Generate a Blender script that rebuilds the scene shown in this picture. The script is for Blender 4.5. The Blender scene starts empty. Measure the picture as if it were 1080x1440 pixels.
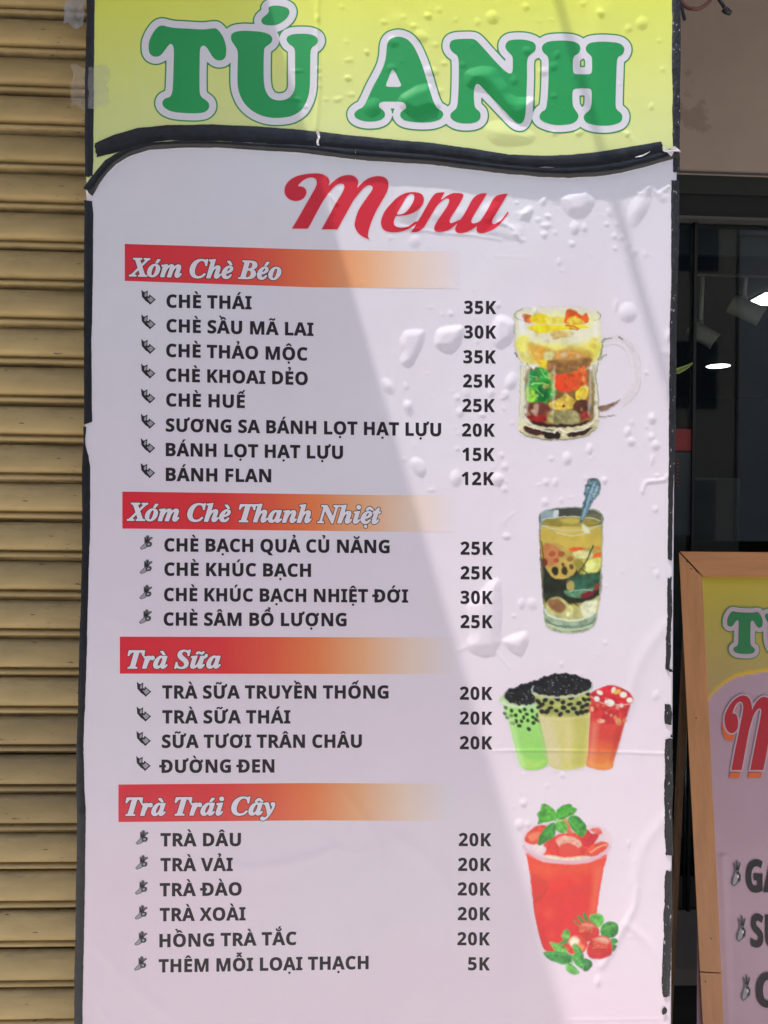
import bpy, bmesh, math, random, unicodedata
import numpy as np
from mathutils import Matrix, Vector
from mathutils.geometry import tessellate_polygon

SC = bpy.context.scene
COL = SC.collection
random.seed(7)
RNG = np.random.RandomState(11)

# ------------------------------------------------------------------ camera
FPX = 1100.0                      # focal length in pixels of the 1080x1440 photograph
CAM = np.array([0.0, -1.10, 1.60])
YAW, PITCH, ROLL = math.radians(2.5), math.radians(0.3), 0.0135
_f = np.array([math.sin(YAW) * math.cos(PITCH), math.cos(YAW) * math.cos(PITCH), math.sin(PITCH)])
_r0 = np.cross(_f, [0, 0, 1.0]); _r0 /= np.linalg.norm(_r0)
_u0 = np.cross(_r0, _f)
_r = _r0 * math.cos(ROLL) + _u0 * math.sin(ROLL)
_u = _u0 * math.cos(ROLL) - _r0 * math.sin(ROLL)
cam = bpy.data.cameras.new('camera')
cam.sensor_fit = 'VERTICAL'
cam.sensor_height = 36.0
cam.sensor_width = 27.0
cam.lens = FPX / 1440.0 * 36.0
cam.clip_start = 0.05
cam.clip_end = 500.0
camo = bpy.data.objects.new('camera', cam)
COL.objects.link(camo)
camo.matrix_world = Matrix(((_r[0], _u[0], -_f[0], CAM[0]), (_r[1], _u[1], -_f[1], CAM[1]),
                            (_r[2], _u[2], -_f[2], CAM[2]), (0, 0, 0, 1)))
SC.camera = camo


def cast(px, py, y=0.0, k=0.0, z0=0.0):
    """where the line of sight of a photo pixel meets the plane  Y = y + k*(Z - z0)"""
    px = np.asarray(px, float); py = np.asarray(py, float)
    d = _f[:, None] + _r[:, None] * ((px.ravel() - 540) / FPX) - _u[:, None] * ((py.ravel() - 720) / FPX)
    yy = np.asarray(y, float).ravel()
    t = (yy - CAM[1] + k * (CAM[2] - z0)) / (d[1] - k * d[2])
    p = CAM[:, None] + d * t
    return p.T.reshape(px.shape + (3,))


def C1(px, py, y=0.0, k=0.0, z0=0.0):
    return Vector(cast(np.array([px]), np.array([py]), y, k, z0)[0])


# ------------------------------------------------------------------ sun, sky, exposure
_A, _B = C1(447, 262), C1(786, 1420)
SX = (_A.x - _B.x) / (_A.z - _B.z)          # sideways lean of the shade's edge on the board
SUN_T = 0.13                                # how far the sun stands in front of the facade
S = Vector((SX, -SUN_T, 1.0)).normalized()
sun = bpy.data.lights.new('sun', 'SUN')
sun.energy = 4.0
sun.angle = math.radians(0.8)
sun.color = (1.0, 0.95, 0.90)
suno = bpy.data.objects.new('sun', sun)
COL.objects.link(suno)
suno.location = (-2, -4, 8)
suno.rotation_euler = S.to_track_quat('Z', 'Y').to_euler()

world = bpy.data.worlds.new('World')
SC.world = world
world.use_nodes = True
nt = world.node_tree
sky = nt.nodes.new('ShaderNodeTexSky')
sky.sky_type = 'NISHITA'
sky.sun_disc = False
sky.sun_elevation = math.asin(S.z)
sky.sun_rotation = math.atan2(S.x, S.y)
sky.air_density = 1.0
sky.dust_density = 3.0
sky.ozone_density = 1.0
bgn = nt.nodes['Background']
bgn.inputs['Strength'].default_value = 0.15
nt.links.new(sky.outputs['Color'], bgn.inputs['Color'])
SC.view_settings.view_transform = 'Standard'
SC.view_settings.look = 'None'
SC.view_settings.exposure = 0.78
SC.view_settings.gamma = 1.0
SC.view_settings.use_curve_mapping = False
SC.cycles.max_bounces = 10
SC.cycles.caustics_reflective = False
SC.cycles.caustics_refractive = False


# ------------------------------------------------------------------ materials
def lin(c):
    c = np.asarray(c, float) / 255.0
    return np.where(c <= 0.04045, c / 12.92, ((c + 0.055) / 1.055) ** 2.4)


WREF = lin((226, 214, 226))


def ink(c):
    """print colour as seen in the photograph -> its albedo on the white vinyl"""
    return np.clip(lin(c) / WREF * 0.80, 0.004, 0.88)


def mat(name, color=(.5, .5, .5), rough=.5, metal=0.0, attr=None, noise=None, bump=None, spec=.5, coat=0, wear=None,
        alpha=1.0, emit=None, stretch=(1, 1, 1), trans=0.0, grime=None):
    m = bpy.data.materials.new(name); m.use_nodes = True
    n = m.node_tree; b = n.nodes['Principled BSDF']
    b.inputs['Base Color'].default_value = (*color, 1)
    b.inputs['Roughness'].default_value = rough
    b.inputs['Metallic'].default_value = metal
    b.inputs['Specular IOR Level'].default_value = spec
    b.inputs['Coat Weight'].default_value = coat
    b.inputs['Coat Roughness'].default_value = .10
    b.inputs['Alpha'].default_value = alpha
    b.inputs['Transmission Weight'].default_value = trans
    out = None
    tc = n.nodes.new('ShaderNodeTexCoord'); mp = n.nodes.new('ShaderNodeMapping')
    n.links.new(tc.outputs['Object'], mp.inputs['Vector']); mp.inputs['Scale'].default_value = stretch
    if attr:
        a = n.nodes.new('ShaderNodeAttribute'); a.attribute_name = attr; out = a.outputs['Color']
    if noise:                                  # (scale, amount, [dark tint])
        t = n.nodes.new('ShaderNodeTexNoise'); t.inputs['Scale'].default_value = noise[0]
        t.inputs['Detail'].default_value = 8; t.inputs['Roughness'].default_value = .65
        n.links.new(mp.outputs[0], t.inputs['Vector'])
        r = n.nodes.new('ShaderNodeMapRange'); r.inputs[1].default_value = .3; r.inputs[2].default_value = .7
        r.inputs[3].default_value = 1 - noise[1]; r.inputs[4].default_value = 1 + noise[1]
        n.links.new(t.outputs['Fac'], r.inputs[0])
        mx = n.nodes.new('ShaderNodeMix'); mx.data_type = 'RGBA'; mx.blend_type = 'MULTIPLY'
        mx.inputs[0].default_value = 1
        if out: n.links.new(out, mx.inputs[6])
        else: mx.inputs[6].default_value = (*color, 1)
        n.links.new(r.outputs[0], mx.inputs[7]); out = mx.outputs[2]
    if wear:                                   # (scale, threshold, colour): flecks where the top layer has gone
        t = n.nodes.new('ShaderNodeTexNoise'); t.inputs['Scale'].default_value = wear[0]
        t.inputs['Detail'].default_value = 5; t.inputs['Roughness'].default_value = .6
        n.links.new(mp.outputs[0], t.inputs['Vector'])
        r = n.nodes.new('ShaderNodeMapRange'); r.inputs[1].default_value = wear[1]; r.inputs[2].default_value = wear[1] + .03
        n.links.new(t.outputs['Fac'], r.inputs[0])
        mx = n.nodes.new('ShaderNodeMix'); mx.data_type = 'RGBA'
        n.links.new(r.outputs[0], mx.inputs[0])
        if out: n.links.new(out, mx.inputs[6])
        else: mx.inputs[6].default_value = (*color, 1)
        mx.inputs[7].default_value = (*wear[2], 1); out = mx.outputs[2]
    if grime:                                  # dirt held where the mesh says it gathers, broken up by noise
        a = n.nodes.new('ShaderNodeAttribute'); a.attribute_name = 'grime'
        t = n.nodes.new('ShaderNodeTexNoise'); t.inputs['Scale'].default_value = grime; t.inputs['Detail'].default_value = 9; t.inputs['Roughness'].default_value = .7
        oi = n.nodes.new('ShaderNodeObjectInfo'); av = n.nodes.new('ShaderNodeVectorMath'); av.operation = 'MULTIPLY_ADD'
        n.links.new(oi.outputs['Random'], av.inputs[0]); av.inputs[1].default_value = (37, 11, 23); n.links.new(mp.outputs[0], av.inputs[2]); n.links.new(av.outputs[0], t.inputs['Vector'])
        m1 = n.nodes.new('ShaderNodeMapRange'); m1.inputs[1].default_value = .32; m1.inputs[2].default_value = .68; m1.inputs[3].default_value = .15; m1.inputs[4].default_value = 1.25
        n.links.new(t.outputs['Fac'], m1.inputs[0])
        m2 = n.nodes.new('ShaderNodeMath'); m2.operation = 'MULTIPLY'; m2.use_clamp = True; n.links.new(m1.outputs[0], m2.inputs[0]); n.links.new(a.outputs['Fac'], m2.inputs[1])
        m3 = n.nodes.new('ShaderNodeMath'); m3.operation = 'MULTIPLY'; m3.inputs[1].default_value = .68; n.links.new(m2.outputs[0], m3.inputs[0])
        mx = n.nodes.new('ShaderNodeMix'); mx.data_type = 'RGBA'; n.links.new(m3.outputs[0], mx.inputs[0]); n.links.new(out, mx.inputs[6]); mx.inputs[7].default_value = (.085, .062, .035, 1); out = mx.outputs[2]
    if out: n.links.new(out, b.inputs['Base Color'])
    if bump:
        t = n.nodes.new('ShaderNodeTexNoise'); t.inputs['Scale'].default_value = bump[0]; t.inputs['Detail'].default_value = 4
        n.links.new(mp.outputs[0], t.inputs['Vector'])
        bp = n.nodes.new('ShaderNodeBump'); bp.inputs['Strength'].default_value = bump[1]; bp.inputs['Distance'].default_value = bump[2]
        n.links.new(t.outputs['Fac'], bp.inputs['Height']); n.links.new(bp.outputs[0], b.inputs['Normal'])
    if emit:
        b.inputs['Emission Color'].default_value = (*emit[0], 1); b.inputs['Emission Strength'].default_value = emit[1]
    return m


M = {}
M['vinyl'] = mat('printed_vinyl', attr='print', rough=.34, spec=.45, coat=.30, bump=(260, .2, .0005), noise=(7, .022), wear=(330, .775, (.42, .36, .38)))
M['ink_dark'] = mat('dark_ink', tuple(ink((36, 28, 36))), rough=.38, spec=.45, noise=(900, .10))
M['ink_green'] = mat('green_ink', tuple(ink((38, 148, 84))), rough=.36, spec=.45, noise=(6, .05))
M['ink_green2'] = mat('green_outline_ink', tuple(ink((55, 140, 85))), rough=.36, spec=.45)
M['ink_white'] = mat('white_ink', (.76, .75, .80), rough=.36, spec=.45)
M['ink_cream'] = mat('cream_ink', (.80, .75, .80), rough=.36, spec=.45)
M['ink_red'] = mat('red_ink', tuple(ink((206, 38, 58))), rough=.36, spec=.45, noise=(8, .05))
M['ink_orange'] = mat('orange_ink', tuple(ink((225, 100, 60))), rough=.36)
M['ink_pink'] = mat('pale_pink_ink', (.80, .62, .66), rough=.36, spec=.45)
M['shaded_white'] = mat('shaded_white_ink', (.56, .42, .46), rough=.4)  # these three: porch shade painted into the second sign's inks
M['shaded_green'] = mat('shaded_green_ink', (.035, .22, .075), rough=.4)
M['shaded_red'] = mat('shaded_red_ink', (.50, .02, .035), rough=.4)
M['ink_grey'] = mat('grey_ink', tuple(ink((160, 150, 162))), rough=.38)
M['ink_mid'] = mat('mid_grey_ink', tuple(ink((104, 96, 106))), rough=.38)
M['tape'] = mat('black_tape', (.013, .015, .019), rough=.30, spec=.45, noise=(60, .4), bump=(45, .6, .002))
M['tape_worn'] = mat('worn_black_tape', (.018, .018, .020), rough=.42, spec=.45, noise=(60, .4), bump=(160, .9, .002),
                     wear=(150, .625, (.34, .31, .31)), stretch=(1.6, 1, .7))
M['board'] = mat('white_foam_board', (.70, .66, .67), rough=.6, noise=(50, .15))
M['shutter'] = mat('khaki_painted_steel', (.44, .34, .18), rough=.50, spec=.4, noise=(3.5, .22), stretch=(1, 1, 4),
                   bump=(220, .3, .0008))
M['clear_tape'] = mat('clear_tape', (.70, .68, .66), rough=.08, alpha=.24, spec=.9, bump=(70, 1.0, .008))
M['film'] = mat('cloudy_plastic', (.45, .48, .56), rough=.25, alpha=.55, spec=.7, bump=(70, .9, .005))


# ------------------------------------------------------------------ object helpers
def tag(o, label=None, cat=None, group=None, kind=None):
    if label: o['label'] = label
    if cat: o['category'] = cat
    if group: o['group'] = group
    if kind: o['kind'] = kind
    return o


def empty(name, loc, **kw):
    o = bpy.data.objects.new(name, None); COL.objects.link(o); o.location = loc
    o.empty_display_size = .05
    return tag(o, **kw)


def link(name, me, m=None, parent=None):
    if m is not None and not me.materials: me.materials.append(m)
    o = bpy.data.objects.new(name, me); COL.objects.link(o)
    if parent is not None:
        o.parent = parent
        o.matrix_parent_inverse = Matrix.Translation(-Vector(parent.location))
        if parent.rotation_euler.z or parent.parent:
            o.matrix_parent_inverse = parent.matrix_basis.inverted()
    return o


def pymesh(name, V, Fc, smooth=True):
    me = bpy.data.meshes.new(name)
    me.from_pydata([tuple(v) for v in V], [], Fc)
    if smooth: me.polygons.foreach_set('use_smooth', [True] * len(me.polygons))
    me.update()
    return me


def npmesh(name, V, Q, smooth=True):
    """fast mesh from numpy: V (n,3), Q (m,4) or (m,3)"""
    me = bpy.data.meshes.new(name)
    k = Q.shape[1]
    me.vertices.add(len(V)); me.vertices.foreach_set('co', V.astype(np.float32).ravel())
    me.loops.add(Q.size); me.loops.foreach_set('vertex_index', Q.astype(np.int32).ravel())
    me.polygons.add(len(Q)); me.polygons.foreach_set('loop_start', np.arange(len(Q), dtype=np.int32) * k)
    me.update(calc_edges=True)
    if smooth: me.polygons.foreach_set('use_smooth', np.ones(len(Q), bool))
    return me


def set_print(me, rgb):
    a = me.attributes.new('print', 'FLOAT_COLOR', 'POINT')
    c = np.ones((len(me.vertices), 4), np.float32); c[:, :3] = rgb
    a.data.foreach_set('color', c.ravel())


def bmobj(name, bm, m, parent=None, smooth=False):
    me = bpy.data.meshes.new(name); bmesh.ops.recalc_face_normals(bm, faces=bm.faces); bm.to_mesh(me); bm.free()
    if smooth: me.polygons.foreach_set('use_smooth', [True] * len(me.polygons))
    return link(name, me, m, parent)


def box(bm, x0, x1, y0, y1, z0, z1, bev=0.0):
    r = bmesh.ops.create_cube(bm, size=1)
    vs = r['verts']
    for v in vs:
        v.co = Vector(((x0 + x1) / 2 + v.co.x * (x1 - x0), (y0 + y1) / 2 + v.co.y * (y1 - y0), (z0 + z1) / 2 + v.co.z * (z1 - z0)))
    if bev:
        es = list({e for v in vs for e in v.link_edges})
        bmesh.ops.bevel(bm, geom=es, offset=bev, segments=2, affect='EDGES', profile=.5)


def boxobj(name, dims, m, parent=None, bev=0.0):
    bm = bmesh.new(); box(bm, *dims, bev); return bmobj(name, bm, m, parent)


def tube(bm, pts, r, n=8, cap=True):
    pts = [Vector(p) for p in pts]
    rings = []
    for i, p in enumerate(pts):
        t = (pts[min(i + 1, len(pts) - 1)] - pts[max(i - 1, 0)]).normalized()
        a = t.orthogonal().normalized() if not rings else (rings[-1][1] - t * rings[-1][1].dot(t)).normalized()
        b = t.cross(a)
        rr = r[i] if isinstance(r, (list, tuple)) else r
        rings.append(([bm.verts.new(p + (a * math.cos(k * 2 * math.pi / n) + b * math.sin(k * 2 * math.pi / n)) * rr) for k in range(n)], a))
    for (A, _), (B, _) in zip(rings, rings[1:]):
        for k in range(n): bm.faces.new((A[k], A[(k + 1) % n], B[(k + 1) % n], B[k]))
    if cap:
        bm.faces.new(rings[0][0][::-1]); bm.faces.new(rings[-1][0])


def spline(pts, k=5, closed=True):
    """Catmull-Rom through the points; a third entry marks a corner"""
    P = [np.array(p[:2], float) for p in pts]; cr = [len(p) > 2 for p in pts]; n = len(P); out = []
    T = []
    for i in range(n):
        if cr[i]: T.append(None); continue
        a = P[(i - 1) % n] if closed or i > 0 else P[i]
        b = P[(i + 1) % n] if closed or i < n - 1 else P[i]
        T.append((b - a) / 2)
    for i in range(n if closed else n - 1):
        a, b = P[i], P[(i + 1) % n]; ta, tb = T[i], T[(i + 1) % n]
        L = np.linalg.norm(b - a)
        if ta is None: ta = (b - a)
        if tb is None: tb = (b - a)
        def lim(t):
            l = np.linalg.norm(t); return t * (min(l, 1.2 * L) / l) if l > 1e-9 else t
        ta, tb = lim(ta), lim(tb)
        for j in range(k):
            t = j / k
            out.append((2 * t**3 - 3 * t**2 + 1) * a + (t**3 - 2 * t**2 + t) * ta + (-2 * t**3 + 3 * t**2) * b + (t**3 - t**2) * tb)
    if not closed: out.append(P[-1])
    return np.array(out)


def sdf(contours, X, Y):
    """signed distance (negative inside, even-odd) to closed contours"""
    d2 = np.full(X.shape, 1e12); ins = np.zeros(X.shape, bool)
    for c in contours:
        n = len(c)
        for i in range(n):
            ax, ay = c[i]; bx, by = c[(i + 1) % n]
            ex, ey = bx - ax, by - ay; L = ex * ex + ey * ey
            if L < 1e-12: continue
            wx, wy = X - ax, Y - ay
            t = np.clip((wx * ex + wy * ey) / L, 0, 1)
            d2 = np.minimum(d2, (wx - ex * t) ** 2 + (wy - ey * t) ** 2)
            if ay != by:
                cnd = (ay > Y) != (by > Y)
                ins ^= cnd & (X < ex * (Y - ay) / ey + ax)
    d = np.sqrt(d2)
    return np.where(ins, -d, d)


def vnoise(X, Y, scale, seed=0, oct=3):
    """smooth value noise, about -1..1"""
    rs = np.random.RandomState(seed); T = rs.rand(64, 64) * 2 - 1; out = 0; amp = 1; tot = 0
    for o in range(oct):
        x = X / scale * 2**o + 17.3 * o; y = Y / scale * 2**o + 9.1 * o
        xi = np.floor(x).astype(int); yi = np.floor(y).astype(int); fx = x - xi; fy = y - yi
        fx = fx * fx * (3 - 2 * fx); fy = fy * fy * (3 - 2 * fy)
        g = lambda a, b: T[a % 64, b % 64]
        out = out + amp * ((g(xi, yi) * (1 - fx) + g(xi + 1, yi) * fx) * (1 - fy) + (g(xi, yi + 1) * (1 - fx) + g(xi + 1, yi + 1) * fx) * fy)
        tot += amp; amp *= .5
    return out / tot
SANS = {
 'A': '463|0,0 169,482 293,482 463,0 354,0 319,114 144,114 109,0|170,199 295,199 259,311 251,340 240,375 232,407 223,374 212,336 204,311',
 'B': '451|60,0 60,480 210,480 294,473 355,453 391,416 404,358 399,320 384,289 361,266 330,255 330,251 353,245 373,234 391,220 404,199 413,173 416,139 404,81 369,37 313,9 240,0|162,289 221,289 258,293 282,304 295,321 300,345 294,368 279,384 253,393 216,396 162,396|162,84 228,84 267,88 292,102 306,122 310,149 306,173 292,192 266,205 225,209 162,209',
 'C': '428|255,-7 187,1 133,24 91,61 62,110 45,170 39,239 46,307 65,367 97,417 141,455 197,478 264,486 300,484 335,477 371,467 404,453 371,370 344,382 317,392 290,399 264,402 212,391 175,358 151,306 144,238 151,171 172,120 209,88 264,78 293,80 323,85 353,93 386,103 386,18 355,7 324,-1 291,-5',
 'D': '497|60,0 60,480 211,480 281,473 342,453 391,419 427,374 450,315 458,244 450,170 427,109 389,61 337,27 273,7 196,0|162,84 206,84 270,94 316,123 343,173 353,242 344,311 318,359 275,387 216,396 162,396',
 'E': '376|60,0 60,480 336,480 336,396 162,396 162,291 324,291 324,208 162,208 162,84 336,84 336,0',
 'F': '369|60,0 60,480 335,480 335,396 161,396 161,273 323,273 323,189 161,189 161,0',
 'G': '486|262,-7 167,9 97,56 65,105 45,166 39,240 46,311 68,371 104,420 153,456 215,479 289,486 327,484 365,478 400,469 432,457 398,375 375,386 348,394 319,400 289,402 247,397 212,381 183,357 162,325 148,285 144,238 147,194 156,155 173,123 197,98 229,83 269,78 289,78 305,80 333,85 333,185 242,185 242,269 433,269 433,21 394,9 354,1 311,-5',
 'H': '514|60,0 60,480 162,480 162,291 352,291 352,480 453,480 453,0 352,0 352,207 162,207 162,0',
 'I': '261|21,0 21,58 80,85 80,395 21,422 21,480 240,480 240,422 181,395 181,85 240,58 240,0',
 'K': '446|60,0 60,480 162,480 162,260 181,288 202,316 332,480 445,480 277,267 446,0 330,0 205,202 162,171 162,0',
 'L': '379|60,0 60,480 162,480 162,84 357,84 357,0',
 'M': '633|60,0 60,480 199,480 312,113 314,113 435,480 573,480 573,0 478,0 478,227 479,279 481,335 483,375 480,375 357,0 263,0 148,376 145,376 148,336 150,278 151,223 151,0',
 'N': '546|60,0 60,480 189,480 397,120 399,120 396,187 394,253 394,480 486,480 486,0 357,0 148,363 145,363 149,294 151,260 151,226 151,0',
 'O': '535|267,-7 196,1 139,24 95,61 63,111 45,171 39,241 45,311 63,371 95,420 139,456 196,479 268,487 339,479 396,456 440,420 471,370 490,310 496,240 490,171 471,110 440,61 396,24 339,1|267,79 323,89 361,122 382,173 389,240 382,308 361,359 323,392 268,402 212,392 175,359 153,308 146,240 153,173 175,122 212,89',
 'Q': '535|363,-114 275,-7 267,-7 196,1 139,24 95,61 63,111 45,171 39,241 45,311 63,371 95,420 139,456 196,479 268,487 339,479 396,456 440,420 471,370 490,310 496,240 488,165 467,101 430,50 377,15 493,-114|267,79 323,89 361,122 382,173 389,240 382,308 361,359 323,392 268,402 212,392 175,359 153,308 146,240 153,173 175,122 212,89',
 'R': '443|60,0 60,480 200,480 285,471 345,444 380,399 392,336 388,305 379,278 365,256 346,237 325,221 302,209 443,0 330,0 216,184 162,184 162,0|162,267 195,267 238,271 267,283 283,304 289,333 283,362 266,382 236,393 193,396 162,396',
 'S': '370|167,-7 95,1 31,22 31,117 66,103 102,90 138,80 175,77 207,81 228,92 240,108 244,128 237,153 217,172 187,189 150,207 133,215 114,225 95,238 77,253 61,272 48,293 39,319 36,350 47,407 80,450 131,477 199,486 235,484 270,478 305,467 341,453 308,373 277,385 249,394 223,400 195,402 170,398 151,388 140,373 136,353 141,330 158,313 187,296 226,277 260,259 289,241 312,220 329,196 340,168 343,133 332,76 297,31 242,3',
 'T': '389|144,0 144,395 13,395 13,480 375,480 375,395 245,395 245,0',
 'U': '508|252,-7 168,5 107,42 70,98 57,171 57,480 158,480 158,186 165,136 183,103 213,85 255,79 297,85 327,105 344,138 349,187 349,480 451,480 451,169 445,122 429,80 401,44 363,16 313,-1',
 'V': '437|163,0 0,480 103,480 193,194 200,167 211,125 215,105 218,89 221,105 225,125 236,167 243,194 334,480 437,480 273,0',
 'X': '448|0,0 159,247 10,480 122,480 226,307 327,480 437,480 286,242 448,0 332,0 220,181 109,0',
 'Y': '419|159,0 159,183 0,480 110,480 210,282 310,480 419,480 260,187 260,0',
 '0': '384|191,-7 116,10 64,59 34,137 24,240 28,312 40,373 62,421 93,457 136,480 191,487 266,471 318,422 349,344 359,240 355,168 343,107 321,59 290,23 247,1|191,75 223,85 244,116 255,168 259,240 255,312 244,363 223,395 191,405 159,395 139,363 128,312 125,240 128,168 139,117 159,86',
 '1': '384|176,0 176,277 177,323 179,373 164,358 144,340 89,296 40,357 194,480 277,480 277,0',
 '2': '384|27,0 27,71 147,192 180,226 206,254 225,278 238,300 245,322 248,345 244,370 232,388 213,398 189,402 162,398 136,389 109,373 81,353 26,418 47,435 70,451 95,465 123,476 157,484 197,486 241,482 278,469 308,449 330,423 344,392 349,357 345,319 333,284 313,252 287,220 254,186 215,148 153,90 153,85 362,85 362,0',
 '3': '384|164,-7 90,0 26,19 26,105 57,92 90,82 123,76 153,74 199,79 229,93 246,115 251,146 249,164 241,180 227,192 206,200 176,206 136,208 99,208 99,285 136,285 175,288 204,294 223,304 235,317 242,332 244,350 240,373 228,390 207,401 175,404 143,401 116,393 93,381 73,369 26,439 57,458 92,473 134,483 183,486 249,479 300,456 332,420 343,372 336,327 313,293 280,268 240,253 240,251 291,238 327,216 350,183 357,140 352,100 337,65 311,35 274,12 225,-2',
 '4': '384|216,0 216,99 11,99 11,170 222,480 315,480 315,178 373,178 373,99 315,99 315,0|101,178 216,178 216,259 217,297 219,338 220,363 218,363 205,337 197,324 189,311',
 '5': '384|162,-7 125,-5 91,0 60,8 33,19 33,107 60,95 93,85 127,78 158,76 198,81 227,94 245,118 251,152 241,192 208,216 155,224 136,223 116,221 83,214 42,235 60,480 320,480 320,394 149,394 140,300 165,304 181,306 201,306 243,302 279,289 310,269 333,240 348,204 353,161 341,91 305,38 245,4',
 '7': '384|75,0 255,394 18,394 18,480 362,480 362,416 181,0',
}
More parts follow.
